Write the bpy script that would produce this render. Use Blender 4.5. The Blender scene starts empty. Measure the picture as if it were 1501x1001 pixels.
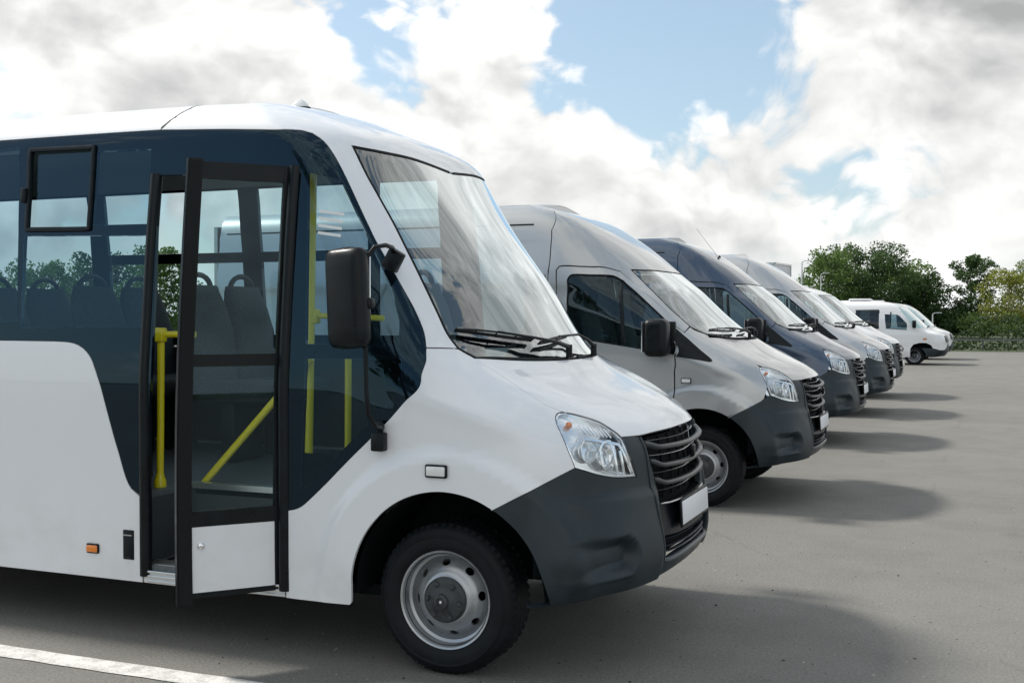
import bpy, bmesh, math, random
import numpy as np
from mathutils import Vector, Matrix
from mathutils.geometry import delaunay_2d_cdt
random.seed(7); np.random.seed(7)
SC = bpy.context.scene
COL = SC.collection
R = math.radians

# ------------------------------------------------------------------ camera
cam = bpy.data.cameras.new('camera'); camo = bpy.data.objects.new('camera', cam); COL.objects.link(camo)
cam.sensor_width = 36.0; cam.lens = 36.0*1680/1501; cam.clip_start = .05; cam.clip_end = 4000
camo.location = (0, 0, 1.574); camo.rotation_euler = (R(90)-math.atan(38/1680), 0, R(22.33))
SC.camera = camo

# ------------------------------------------------------------------ daylight
SUN_DIR = Vector((-1.0, .10, .97)).normalized()          # towards the sun: behind the vehicles
SUN_EL = math.asin(SUN_DIR.z); SUN_AZ = math.atan2(SUN_DIR.x, SUN_DIR.y)
sun = bpy.data.lights.new('sun', 'SUN'); sun.energy = 2.4; sun.angle = R(6); sun.color = (1, .95, .87)
suno = bpy.data.objects.new('sun', sun); COL.objects.link(suno)
suno.rotation_euler = SUN_DIR.to_track_quat('Z', 'Y').to_euler(); suno.location = (-20, 10, 30)
SC.view_settings.view_transform = 'Standard'; SC.view_settings.look = 'None'
SC.view_settings.gamma = 1; SC.view_settings.use_curve_mapping = False; SC.view_settings.exposure = 0.78

W = bpy.data.worlds.new('World'); SC.world = W; W.use_nodes = True
nt = W.node_tree; nt.nodes.clear()
class NB:
    "small node-graph helper"
    def __init__(s, nt): s.nt = nt; s.n = nt.nodes; s.l = nt.links
    def new(s, t, **k):
        n = s.n.new(t)
        for a, v in k.items(): setattr(n, a, v)
        return n
    def put(s, sock, v):
        if isinstance(v, bpy.types.NodeSocket): s.l.new(v, sock)
        elif v is not None: sock.default_value = v
    def math(s, op, a, b=None, c=None, clamp=False):
        n = s.new('ShaderNodeMath', operation=op, use_clamp=clamp)
        for i, v in enumerate((a, b, c)):
            if v is not None: s.put(n.inputs[i], v)
        return n.outputs[0]
    def vmath(s, op, a, b=None, scale=None):
        n = s.new('ShaderNodeVectorMath', operation=op)
        s.put(n.inputs[0], a)
        if b is not None: s.put(n.inputs[1], b)
        if scale is not None: s.put(n.inputs['Scale'], scale)
        return n.outputs['Value'] if op in ('LENGTH', 'DOT_PRODUCT', 'DISTANCE') else n.outputs['Vector']
    def ramp(s, v, a, b, lo=0.0, hi=1.0, smooth=True):
        n = s.new('ShaderNodeMapRange', interpolation_type='SMOOTHSTEP' if smooth else 'LINEAR')
        s.put(n.inputs['Value'], v); n.inputs['From Min'].default_value = a; n.inputs['From Max'].default_value = b
        n.inputs['To Min'].default_value = lo; n.inputs['To Max'].default_value = hi
        return n.outputs['Result']
    def noise(s, v, scale, detail=4, rough=.55, dist=0.0):
        n = s.new('ShaderNodeTexNoise'); s.put(n.inputs['Vector'], v)
        n.inputs['Scale'].default_value = scale; n.inputs['Detail'].default_value = detail
        n.inputs['Roughness'].default_value = rough; n.inputs['Distortion'].default_value = dist
        return n.outputs['Fac']
    def mix(s, f, a, b):
        n = s.new('ShaderNodeMix', data_type='RGBA')
        s.put(n.inputs[0], f); s.put(n.inputs[6], a); s.put(n.inputs[7], b)
        return n.outputs[2]
CLOUD_BIAS = [((-0.243, 0.945, 0.219), 0.085, -0.34), ((-0.185, 0.956, 0.227), 0.07, -0.28), ((-0.3, 0.927, 0.226), 0.06, -0.22), ((-0.483, 0.85, 0.211), 0.05, -0.2), ((-0.05, 0.991, 0.126), 0.05, -0.22), ((-0.095, 0.991, 0.098), 0.05, -0.14), ((-0.695, 0.698, 0.174), 0.05, -0.12), ((-0.335, 0.922, 0.193), 0.04, -0.1), ((-0.403, 0.902, 0.154), 0.07, 0.16), ((-0.399, 0.881, 0.253), 0.07, 0.14), ((-0.366, 0.922, 0.125), 0.09, 0.1), ((-0.053, 0.978, 0.204), 0.09, 0.1), ((-0.1, 0.979, 0.175), 0.06, 0.1), ((0.003, 0.987, 0.163), 0.1, 0.1), ((-0.611, 0.759, 0.223), 0.16, 0.2), ((-0.682, 0.693, 0.235), 0.14, 0.2), ((-0.536, 0.823, 0.19), 0.06, 0.12), ((-0.001, 0.994, 0.108), 0.05, 0.12), ((-0.155, 0.975, 0.158), 0.06, 0.08), ((-0.239, 0.964, 0.118), 0.1, 0.1), ((-0.62, -0.72, 0.31), 0.26, -0.3), ((-0.36, -0.86, 0.33), 0.26, -0.26), ((0.1, 0.93, 0.36), 0.32, 0.3), ((0.28, 0.84, 0.5), 0.38, 0.3), ((0.45, 0.7, 0.6), 0.4, 0.22), ((0.55, -0.75, 0.35), 0.45, 0.26), ((-0.15, -0.62, 0.76), 0.4, 0.24), ((0.1, -0.95, 0.12), 0.3, 0.12), ((-0.93, -0.3, 0.3), 0.3, 0.2)]  # some clouds behind the viewpoint are unseen, added to brighten the bus side
B = NB(nt)
sky = B.new('ShaderNodeTexSky', sky_type='NISHITA'); sky.sun_disc = False
sky.sun_elevation = SUN_EL; sky.sun_rotation = SUN_AZ; sky.air_density = 1.0; sky.dust_density = 1.4; sky.ozone_density = 1.0
bg_sky = B.new('ShaderNodeBackground'); B.put(bg_sky.inputs['Color'], B.mix(.45, sky.outputs[0], (2.5, 3.4, 3.9, 1))); bg_sky.inputs['Strength'].default_value = .105
tc = B.new('ShaderNodeTexCoord')
d = B.vmath('NORMALIZE', tc.outputs['Generated'])
p = B.vmath('MULTIPLY', d, (1, 1, 1.3))
def cloud_field(q):
    "billowing cloud density: broad noise plus rounded cells, both bent by a slow warp"
    w = B.new('ShaderNodeTexNoise'); B.put(w.inputs['Vector'], q); w.inputs['Scale'].default_value = 4.0; w.inputs['Detail'].default_value = 4
    qq = B.vmath('ADD', q, B.vmath('SCALE', B.vmath('SUBTRACT', w.outputs['Color'], (.5, .5, .5)), scale=.22))
    f = B.noise(qq, 5.5, 10, .60)
    v = B.new('ShaderNodeTexVoronoi', feature='F1'); B.put(v.inputs['Vector'], qq); v.inputs['Scale'].default_value = 13.0
    v.inputs['Detail'].default_value = 2.0; v.inputs['Roughness'].default_value = .60
    cell = B.math('SUBTRACT', .62, v.outputs['Distance'])
    return B.math('ADD', B.math('MULTIPLY', f, .95), B.math('MULTIPLY', cell, .26))
n1 = cloud_field(p)
n2 = cloud_field(B.vmath('ADD', p, tuple(SUN_DIR*.022 + Vector((0, 0, .026)))))
bias = B.math('SUBTRACT', B.math('MULTIPLY', B.noise(p, 1.6, 4, .5), .60), .19)
for c, r, a in CLOUD_BIAS:
    e = B.math('DIVIDE', B.vmath('DISTANCE', d, c), r)
    g = B.math('MULTIPLY', B.math('EXPONENT', B.math('MULTIPLY', B.math('MULTIPLY', e, e), -1.0)), a)
    bias = B.math('ADD', bias, g)
sepz = B.new('ShaderNodeSeparateXYZ'); B.put(sepz.inputs[0], d)
bias = B.math('ADD', bias, B.ramp(sepz.outputs[2], .16, .05, 0, .10))
dens = B.math('ADD', n1, bias)
alpha = B.ramp(dens, .475, .60)
# flat undersides: lower-frequency field, greyer where the layer is deep
s1 = B.noise(p, 3.4, 7, .55); s2 = B.noise(B.vmath('ADD', p, tuple(SUN_DIR*.05 + Vector((0, 0, .07)))), 3.4, 7, .55)
lit = B.math('ADD', B.math('MULTIPLY', B.math('SUBTRACT', s1, s2), .85), B.math('MULTIPLY', B.math('SUBTRACT', n1, n2), .75))
thick = B.ramp(B.math('ADD', s1, B.math('MULTIPLY', bias, .22)), .46, .74)
sepd = sepz
core = B.math('SUBTRACT', 1.0, B.math('MULTIPLY', thick, .21))
br = B.math('MINIMUM', B.math('MAXIMUM', B.math('ADD', core, lit), .50), 1.12)
bn = B.ramp(br, .62, 1.0, 0, 1, False)
ccol = B.mix(bn, (.84, .855, .85, 1), (1.0, .995, .975, 1))
bg_c = B.new('ShaderNodeBackground'); B.put(bg_c.inputs['Color'], ccol); B.put(bg_c.inputs['Strength'], B.math('MULTIPLY', br, .61))
mixw = B.new('ShaderNodeMixShader'); B.put(mixw.inputs[0], alpha); B.l.new(bg_sky.outputs[0], mixw.inputs[1]); B.l.new(bg_c.outputs[0], mixw.inputs[2])
# pale haze low over the horizon
bg_h = B.new('ShaderNodeBackground'); bg_h.inputs['Color'].default_value = (.88, .93, .93, 1); bg_h.inputs['Strength'].default_value = .64
hz = B.ramp(sepd.outputs[2], -.01, .085, .70, 0.0)
mixh = B.new('ShaderNodeMixShader'); B.put(mixh.inputs[0], hz); B.l.new(mixw.outputs[0], mixh.inputs[1]); B.l.new(bg_h.outputs[0], mixh.inputs[2])
out = B.new('ShaderNodeOutputWorld'); B.l.new(mixh.outputs[0], out.inputs[0])

# ------------------------------------------------------------------ materials
MATS = {}
def mat(name, col=(.5,.5,.5), rough=.5, metal=0.0, coat=0.0, spec=.5, emit=None, noise=None, bump=None, coatr=.03):
    m = bpy.data.materials.new(name); m.use_nodes = True; MATS[name] = m
    b = NB(m.node_tree); pb = m.node_tree.nodes['Principled BSDF']
    pb.inputs['Base Color'].default_value = (*col, 1); pb.inputs['Roughness'].default_value = rough
    pb.inputs['Metallic'].default_value = metal; pb.inputs['Coat Weight'].default_value = coat
    pb.inputs['Coat Roughness'].default_value = coatr; pb.inputs['Specular IOR Level'].default_value = spec
    t = b.new('ShaderNodeTexCoord')
    if noise:
        sc, amt = noise
        f = b.noise(t.outputs['Object'], sc, 6, .6)
        c2 = tuple(max(0, c*(1-amt)) for c in col); c3 = tuple(min(1, c*(1+amt)) for c in col)
        b.put(pb.inputs['Base Color'], b.mix(b.ramp(f, .3, .7), (*c2, 1), (*c3, 1)))
        b.put(pb.inputs['Roughness'], b.ramp(f, .3, .7, max(0, rough-.08), min(1, rough+.1)))
    if bump:
        sc, st = bump
        bn_ = b.new('ShaderNodeBump'); bn_.inputs['Strength'].default_value = st; bn_.inputs['Distance'].default_value = .004
        b.put(bn_.inputs['Height'], b.noise(t.outputs['Object'], sc, 3, .6)); b.l.new(bn_.outputs[0], pb.inputs['Normal'])
    return m
def paint(name, col, metal=0.0, rough=.38, dust=.05):
    m = mat(name, col, rough, metal, 1.0, .5)
    b = NB(m.node_tree); pb = m.node_tree.nodes['Principled BSDF']
    g = b.new('ShaderNodeNewGeometry'); t = b.new('ShaderNodeTexCoord')
    sp = b.new('ShaderNodeSeparateXYZ'); b.put(sp.inputs[0], t.outputs['Object'])
    f = b.noise(t.outputs['Object'], 5, 8, .65)
    low = b.ramp(sp.outputs[2], .85, .25, 0, 1)
    k = b.math('MULTIPLY', b.math('MULTIPLY', low, b.ramp(f, .35, .75)), dust*5, clamp=True)
    k = b.math('ADD', k, b.math('MULTIPLY', b.ramp(f, .4, .8), dust*.5))
    b.put(pb.inputs['Base Color'], b.mix(k, (*col, 1), (.42, .40, .36, 1)))
    b.put(pb.inputs['Coat Weight'], b.math('SUBTRACT', 1.0, b.math('MULTIPLY', k, 1.2), clamp=True))
    return m
def glass(name, tint, refl=1.0, rough=0.0, rtint=(1, 1, 1)):
    m = bpy.data.materials.new(name); m.use_nodes = True; MATS[name] = m
    n = m.node_tree; n.nodes.clear(); b = NB(n)
    tr = b.new('ShaderNodeBsdfTransparent'); tr.inputs[0].default_value = (*tint, 1)
    gl = b.new('ShaderNodeBsdfGlossy'); gl.inputs['Roughness'].default_value = rough; gl.inputs['Color'].default_value = (*rtint, 1)
    fr = b.new('ShaderNodeFresnel'); ge = b.new('ShaderNodeNewGeometry'); b.put(fr.inputs['IOR'], b.math('ADD', 1.52, b.math('MULTIPLY', ge.outputs['Backfacing'], 1/1.52-1.52)))
    f = b.math('MULTIPLY', fr.outputs[0], 1.5*refl, clamp=True)
    mx = b.new('ShaderNodeMixShader'); b.put(mx.inputs[0], f); b.l.new(tr.outputs[0], mx.inputs[1]); b.l.new(gl.outputs[0], mx.inputs[2])
    o = b.new('ShaderNodeOutputMaterial'); b.l.new(mx.outputs[0], o.inputs[0])
    return m
paint('white_paint', (.80, .825, .855), dust=.04); paint('silver_paint', (.46, .475, .48), .55, .30)
paint('slate_blue_paint', (.045, .075, .125), .45, .28); paint('pale_silver_paint', (.50, .515, .53), .5, .32); paint('far_white_paint', (.78, .79, .80))
mat('bumper_plastic', (.020, .030, .037), .40, spec=.35, noise=(9, .18), bump=(700, .12))
mat('grille_plastic', (.045, .052, .055), .33, spec=.5); mat('black_plastic', (.006, .009, .011), .34, spec=.22, noise=(14, .2)); mat('rubber', (.007, .009, .010), .6, spec=.2, noise=(20, .25))
mat('tyre_rubber', (.008, .010, .012), .60, spec=.2, noise=(18, .3), bump=(160, .2))
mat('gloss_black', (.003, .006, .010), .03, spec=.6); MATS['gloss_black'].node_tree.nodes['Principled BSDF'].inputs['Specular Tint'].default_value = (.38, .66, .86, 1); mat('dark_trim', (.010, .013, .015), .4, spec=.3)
mat('steel_rim', (.42, .44, .46), .36, .75, noise=(9, .06)); mat('hub_dark', (.035, .04, .043), .45, noise=(40, .3))
mat('chrome', (.90, .92, .94), .10, .85); mat('reflector', (.94, .96, .98), .13, .65); mat('bright_strip', (.55, .56, .56), .25, .9)
mat('amber', (.85, .24, .02), .15, coat=1.0); mat('orange_bulb', (.85, .30, .12), .2)
mat('plate_white', (.82, .83, .86), .35); mat('plate_grey', (.52, .54, .57), .4); mat('lip_grey', (.13, .145, .155), .35); mat('white_bars', (.78, .80, .80), .4)
mat('yellow_pole', (.90, .74, .02), .28, coat=.6); mat('seat_fabric', (.045, .055, .060), .85, noise=(60, .3)); mat('seat_plastic', (.02, .022, .024), .45)
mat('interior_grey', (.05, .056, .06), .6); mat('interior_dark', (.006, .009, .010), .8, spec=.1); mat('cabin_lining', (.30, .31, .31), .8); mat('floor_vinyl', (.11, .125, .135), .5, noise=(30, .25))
mat('aluminium', (.66, .67, .66), .32, .9); mat('lamp_white', (.75, .76, .76), .15, coat=1.0)
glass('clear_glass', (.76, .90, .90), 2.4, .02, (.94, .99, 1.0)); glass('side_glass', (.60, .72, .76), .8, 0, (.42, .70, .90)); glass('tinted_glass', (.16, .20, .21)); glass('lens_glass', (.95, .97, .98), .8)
glass('door_glass', (.80, .93, .93), .7, 0, (.6, .85, 1.0)); glass('cab_glass', (.50, .62, .64), .8, 0, (.7, .9, 1.0))

# ------------------------------------------------------------------ mesh helpers
def link(o, parent=None):
    COL.objects.link(o)
    if parent is not None: o.parent = parent
    return o
def tag(o, label=None, cat=None, group=None, kind=None):
    for k, v in (('label', label), ('category', cat), ('group', group), ('kind', kind)):
        if v: o[k] = v
    return o
def empty(name, loc=(0,0,0), rz=0):
    o = bpy.data.objects.new(name, None); o.location = loc; o.rotation_euler = (0, 0, rz); o.empty_display_size = .3
    return link(o)
class MB:
    "collects geometry, builds one mesh object"
    def __init__(s): s.v = []; s.f = []; s.m = []; s.mats = []
    def mi(s, m):
        if m not in s.mats: s.mats.append(m)
        return s.mats.index(m)
    def add(s, vs, fs, m):
        k = len(s.v); s.v.extend([tuple(map(float, q)) for q in vs]); i = s.mi(m)
        for f in fs: s.f.append(tuple(a+k for a in f)); s.m.append(i)
    def box(s, c, d, m, rot=None, bev=0.0, seg=2):
        bm = bmesh.new(); bmesh.ops.create_cube(bm, size=1)
        bmesh.ops.scale(bm, vec=d, verts=bm.verts)
        if bev: bmesh.ops.bevel(bm, geom=bm.edges[:], offset=bev, segments=seg, affect='EDGES', profile=.5)
        M = Matrix.Translation(c)
        if rot is not None: M = M @ rot.to_4x4()
        bm.transform(M); bm.verts.index_update()
        s.add([v.co for v in bm.verts], [[v.index for v in f.verts] for f in bm.faces], m); bm.free()
    def tube(s, pts, r, m, n=10, cap=True, ry=None, up=None):
        pts = [Vector(q) for q in pts]; rs = r if isinstance(r, (list, tuple)) else [r]*len(pts)
        vs = []; prev = None
        for i, q in enumerate(pts):
            t = (pts[min(i+1, len(pts)-1)] - pts[max(i-1, 0)]).normalized()
            if prev is None:
                a = Vector(up) if up else (Vector((0, 0, 1)) if abs(t.z) < .9 else Vector((0, 1, 0)))
            else: a = prev
            x = (a - t*a.dot(t)).normalized(); y = t.cross(x); prev = x
            for k in range(n):
                an = 2*math.pi*k/n
                vs.append(q + x*math.cos(an)*(ry or rs[i]) + y*math.sin(an)*rs[i])
        fs = [(i*n+k, i*n+(k+1) % n, (i+1)*n+(k+1) % n, (i+1)*n+k) for i in range(len(pts)-1) for k in range(n)]
        if cap: fs += [tuple(range(n))[::-1], tuple((len(pts)-1)*n+k for k in range(n))]
        s.add(vs, fs, m)
    def lathe(s, prof, m, M, n=64, close=False):
        "prof: (radius, height) list; axis z, placed by matrix M"
        vs = [M @ Vector((r*math.cos(2*math.pi*k/n), r*math.sin(2*math.pi*k/n), h)) for r, h in prof for k in range(n)]
        fs = [(i*n+k, i*n+(k+1) % n, (i+1)*n+(k+1) % n, (i+1)*n+k) for i in range(len(prof)-1) for k in range(n)]
        s.add(vs, fs, m)
    def build(s, name, parent=None, sharp=35, flat=False):
        me = bpy.data.meshes.new(name); me.from_pydata(s.v, [], s.f)
        for m in s.mats: me.materials.append(MATS[m])
        me.polygons.foreach_set('material_index', s.m)
        me.polygons.foreach_set('use_smooth', [not flat]*len(s.f))
        if not flat: me.set_sharp_from_angle(angle=R(sharp))
        me.update()
        return link(bpy.data.objects.new(name, me), parent)
def inside(P, loops):
    "even-odd test of points against closed loops"
    r = np.zeros(len(P), bool)
    for L in loops:
        a = np.asarray(L); b = np.roll(a, -1, 0)
        for (x0, y0), (x1, y1) in zip(a, b):
            if y0 == y1: continue
            c = (y0 > P[:, 1]) != (y1 > P[:, 1])
            r ^= c & (P[:, 0] < (x1-x0)*(P[:, 1]-y0)/(y1-y0)+x0)
    return r
def segdist(P, L):
    a = np.asarray(L); b = np.roll(a, -1, 0); d = np.full(len(P), 1e9)
    for p0, p1 in zip(a, b):
        e = p1-p0; q = np.clip(((P-p0)@e)/max(e@e, 1e-12), 0, 1)
        d = np.minimum(d, np.hypot(*(P-p0-q[:, None]*e).T))
    return d
def smooth_loop(L, res, corner=38):
    "resample a closed hand-measured outline: splines between its corners"
    L = np.asarray(L, float); n = len(L)
    keep = [i for i in range(n) if np.hypot(*(L[i]-L[i-1])) > 1e-4]; L = L[keep]; n = len(L)
    e = np.roll(L, -1, 0)-L; a = np.arctan2(e[:, 1], e[:, 0])
    turn = np.abs((a-np.roll(a, 1)+np.pi) % (2*np.pi)-np.pi); cor = turn > np.radians(corner)
    out = []
    for i in range(n):
        p0, p1, p2, p3 = L[i-1], L[i], L[(i+1) % n], L[(i+2) % n]
        d = np.hypot(*(p2-p1)); k = max(1, int(math.ceil(d/res)))
        # tangents scaled to this segment
        def tan(pa, pb, pc, iscor, own):
            if iscor: return own
            v = pc-pa; l = np.hypot(*v); return v/l*d if l > 1e-9 else own
        own = p2-p1
        m1 = tan(p0, p1, p2, cor[i], own); m2 = tan(p1, p2, p3, cor[(i+1) % n], own)
        for q in range(k):
            t = q/k; out.append((2*t**3-3*t**2+1)*p1+(t**3-2*t**2+t)*m1+(-2*t**3+3*t**2)*p2+(t**3-t**2)*m2)
    return np.array(out)
def inset(L, g):
    e1 = L-np.roll(L, 1, 0); e2 = np.roll(L, -1, 0)-L
    area = .5*np.sum(L[:, 0]*np.roll(L[:, 1], -1)-np.roll(L[:, 0], -1)*L[:, 1]); sg = 1 if area > 0 else -1
    def nr(e): q = np.stack([-e[:, 1], e[:, 0]], 1); return q/(np.hypot(*q.T)[:, None]+1e-12)
    n1 = nr(e1); n2 = nr(e2); b = n1+n2; b /= (np.hypot(*b.T)[:, None]+1e-9); c = np.clip((b*n1).sum(1), .45, 1)
    return L+sg*b*(g/c)[:, None]
def cdt(loops, pts):
    V = []; E = []
    for L in loops:
        k = len(V); n = len(L); V += [Vector((float(a), float(b))) for a, b in L]; E += [(k+i, k+(i+1) % n) for i in range(n)]
    V += [Vector((float(a), float(b))) for a, b in pts]
    v, e, f, *_ = delaunay_2d_cdt(V, E, [], 0, 1e-6)
    v = np.array([tuple(q) for q in v]); f = np.array([t for t in f if len(t) == 3])
    c = v[f].mean(1); f = f[inside(c, loops)]
    a = v[f]; cr = (a[:, 1, 0]-a[:, 0, 0])*(a[:, 2, 1]-a[:, 0, 1])-(a[:, 1, 1]-a[:, 0, 1])*(a[:, 2, 0]-a[:, 0, 0])
    f = f[np.abs(cr) > 1e-9]; cr = cr[np.abs(cr) > 1e-9]
    f[cr < 0] = f[cr < 0][:, ::-1]
    return v, f
def custom_mesh(name, V, F, N, mats, mi, parent):
    me = bpy.data.meshes.new(name); me.from_pydata(V.tolist(), [], F)
    for m in mats: me.materials.append(MATS[m])
    me.polygons.foreach_set('material_index', mi); me.polygons.foreach_set('use_smooth', [True]*len(F))
    idx = np.empty(len(me.loops), np.int32); me.loops.foreach_get('vertex_index', idx)
    me.normals_split_custom_set(N[idx].tolist()); me.update()
    return link(bpy.data.objects.new(name, me), parent)

# ------------------------------------------------------------------ vehicle skins
# A skin is a smooth surface over (u, t): u runs from the nose round the corner and back along
# the side, t from the bumper's bottom edge up to the roof. Panels are trimmed pieces of it.
CU=[0,.3,.53,.75,.95,1.13,1.33,1.68,2.25,3.15,6.2]
TV=[0,.13,.29,.49,.65,.75,.99,1.29,1.65,2.0,2.32,2.50,2.66,2.95]
LOWER_ROWS=[[(0.83,-0,0.39),(0.82,-0.3,0.39),(0.79,-0.5,0.385),(0.73,-0.68,0.38),(0.62,-0.82,0.37),(0.5,-0.93,0.355),(0.36,-0.995,0.34),(0,-1.015,0.3),(-0.6,-1.025,0.275),(-1.5,-1.03,0.275),(-5.3,-1.03,0.275)],
 [(0.87,-0,0.5),(0.855,-0.3,0.5),(0.81,-0.52,0.5),(0.75,-0.72,0.495),(0.655,-0.87,0.49),(0.53,-0.97,0.485),(0.36,-1.02,0.475),(0,-1.03,0.45),(-0.6,-1.03,0.43),(-1.5,-1.03,0.43),(-5.3,-1.03,0.43)],
 [(0.85,-0,0.66),(0.833,-0.3,0.66),(0.79,-0.52,0.66),(0.725,-0.72,0.655),(0.63,-0.87,0.65),(0.505,-0.968,0.645),(0.35,-1.02,0.63),(0,-1.03,0.61),(-0.6,-1.03,0.6),(-1.5,-1.03,0.6),(-5.3,-1.03,0.6)],
 [(0.84,-0,0.86),(0.82,-0.3,0.86),(0.765,-0.52,0.86),(0.685,-0.72,0.86),(0.58,-0.865,0.855),(0.46,-0.965,0.845),(0.31,-1.02,0.835),(-0.02,-1.03,0.82),(-0.6,-1.03,0.81),(-1.5,-1.03,0.81),(-5.3,-1.03,0.81)],
 [(0.815,-0,1.03),(0.795,-0.3,1.03),(0.735,-0.52,1.03),(0.65,-0.72,1.035),(0.545,-0.862,1.03),(0.43,-0.96,1.015),(0.29,-1.015,1),(-0.02,-1.03,0.985),(-0.6,-1.03,0.98),(-1.5,-1.03,0.98),(-5.3,-1.03,0.98)],
 [(0.745,-0,1.1),(0.725,-0.3,1.1),(0.66,-0.52,1.105),(0.58,-0.72,1.115),(0.47,-0.862,1.12),(0.37,-0.955,1.11),(0.25,-1.01,1.1),(-0.04,-1.03,1.09),(-0.6,-1.03,1.085),(-1.5,-1.03,1.085),(-5.3,-1.03,1.085)],
 [(0.5,-0,1.222),(0.485,-0.3,1.224),(0.44,-0.52,1.23),(0.385,-0.71,1.242),(0.29,-0.855,1.252),(0.19,-0.945,1.24),(0.08,-0.995,1.23),(-0.12,-1.02,1.225),(-0.62,-1.03,1.225),(-1.5,-1.03,1.225),(-5.3,-1.03,1.225)]]
BUS_ROWS=[[(0.26,-0,1.37),(0.245,-0.3,1.372),(0.19,-0.52,1.378),(0.11,-0.71,1.388),(0.03,-0.85,1.394),(-0.06,-0.94,1.392),(-0.16,-0.99,1.39),(-0.3,-1.015,1.388),(-0.7,-1.02,1.385),(-1.5,-1.02,1.385),(-5.3,-1.02,1.385)],
 [(0.03,-0,1.69),(0.015,-0.3,1.69),(-0.025,-0.51,1.69),(-0.085,-0.67,1.69),(-0.165,-0.81,1.69),(-0.25,-0.9,1.69),(-0.34,-0.955,1.69),(-0.48,-0.985,1.69),(-0.8,-0.993,1.69),(-1.5,-0.993,1.69),(-5.3,-0.993,1.69)],
 [(-0.21,-0,2.02),(-0.222,-0.29,2.02),(-0.26,-0.49,2.02),(-0.31,-0.645,2.02),(-0.375,-0.785,2.02),(-0.45,-0.87,2.02),(-0.54,-0.925,2.02),(-0.66,-0.955,2.02),(-0.9,-0.962,2.02),(-1.5,-0.962,2.02),(-5.3,-0.962,2.02)],
 [(-0.42,-0,2.31),(-0.428,-0.28,2.31),(-0.455,-0.48,2.315),(-0.495,-0.63,2.32),(-0.56,-0.76,2.32),(-0.64,-0.84,2.32),(-0.72,-0.895,2.32),(-0.82,-0.92,2.32),(-1,-0.925,2.32),(-1.5,-0.925,2.32),(-5.3,-0.925,2.32)],
 [(-0.545,-0,2.45),(-0.55,-0.27,2.45),(-0.575,-0.47,2.455),(-0.615,-0.62,2.455),(-0.69,-0.74,2.46),(-0.78,-0.815,2.46),(-0.86,-0.865,2.46),(-0.93,-0.89,2.46),(-1.05,-0.897,2.46),(-1.5,-0.898,2.47),(-5.3,-0.898,2.48)],
 [(-0.78,-0,2.57),(-0.785,-0.26,2.57),(-0.81,-0.43,2.57),(-0.85,-0.56,2.57),(-0.9,-0.68,2.57),(-0.96,-0.75,2.57),(-1.02,-0.79,2.57),(-1.08,-0.81,2.57),(-1.18,-0.82,2.57),(-1.5,-0.825,2.58),(-5.3,-0.825,2.59)],
 [(-1.15,-0,2.645),(-1.15,-0.26,2.645),(-1.15,-0.38,2.645),(-1.15,-0.48,2.645),(-1.16,-0.54,2.64),(-1.18,-0.57,2.64),(-1.21,-0.585,2.64),(-1.25,-0.59,2.64),(-1.3,-0.6,2.64),(-1.5,-0.6,2.645),(-5.3,-0.6,2.66)]]
VAN_ROWS=[[(0.235,-0,1.375),(0.22,-0.3,1.377),(0.165,-0.52,1.383),(0.09,-0.71,1.395),(0,-0.845,1.4),(-0.085,-0.93,1.395),(-0.19,-0.985,1.39),(-0.32,-1.01,1.388),(-0.7,-1.02,1.385),(-1.5,-1.02,1.385),(-4.9,-1.02,1.385)],
 [(-0.055,-0,1.6),(-0.065,-0.3,1.6),(-0.105,-0.5,1.6),(-0.165,-0.665,1.6),(-0.245,-0.81,1.6),(-0.32,-0.89,1.6),(-0.42,-0.945,1.6),(-0.55,-0.975,1.6),(-0.85,-0.995,1.6),(-1.5,-1,1.6),(-4.9,-1,1.6)],
 [(-0.255,-0,1.79),(-0.265,-0.29,1.79),(-0.3,-0.49,1.79),(-0.36,-0.64,1.79),(-0.455,-0.77,1.79),(-0.54,-0.85,1.79),(-0.64,-0.9,1.79),(-0.75,-0.935,1.79),(-0.95,-0.965,1.79),(-1.5,-0.985,1.79),(-4.9,-0.985,1.79)],
 [(-0.48,-0,1.97),(-0.49,-0.28,1.97),(-0.52,-0.48,1.97),(-0.575,-0.61,1.97),(-0.665,-0.725,1.97),(-0.75,-0.805,1.97),(-0.84,-0.86,1.97),(-0.93,-0.89,1.97),(-1.08,-0.935,1.97),(-1.5,-0.965,1.97),(-4.9,-0.965,1.97)],
 [(-0.78,-0,2.2),(-0.785,-0.27,2.2),(-0.8,-0.47,2.2),(-0.83,-0.6,2.2),(-0.885,-0.7,2.2),(-0.94,-0.77,2.2),(-1.02,-0.82,2.2),(-1.09,-0.85,2.2),(-1.2,-0.888,2.2),(-1.5,-0.905,2.2),(-4.9,-0.905,2.2)],
 [(-1.1,-0,2.4),(-1.1,-0.26,2.4),(-1.105,-0.44,2.4),(-1.115,-0.56,2.4),(-1.135,-0.66,2.4),(-1.16,-0.725,2.4),(-1.21,-0.775,2.4),(-1.26,-0.8,2.4),(-1.33,-0.825,2.4),(-1.6,-0.845,2.4),(-4.9,-0.845,2.4)],
 [(-1.55,-0,2.565),(-1.55,-0.25,2.565),(-1.55,-0.4,2.565),(-1.55,-0.48,2.565),(-1.555,-0.545,2.565),(-1.56,-0.59,2.565),(-1.57,-0.63,2.565),(-1.58,-0.65,2.565),(-1.61,-0.67,2.565),(-1.75,-0.69,2.565),(-4.9,-0.69,2.565)]]
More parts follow.
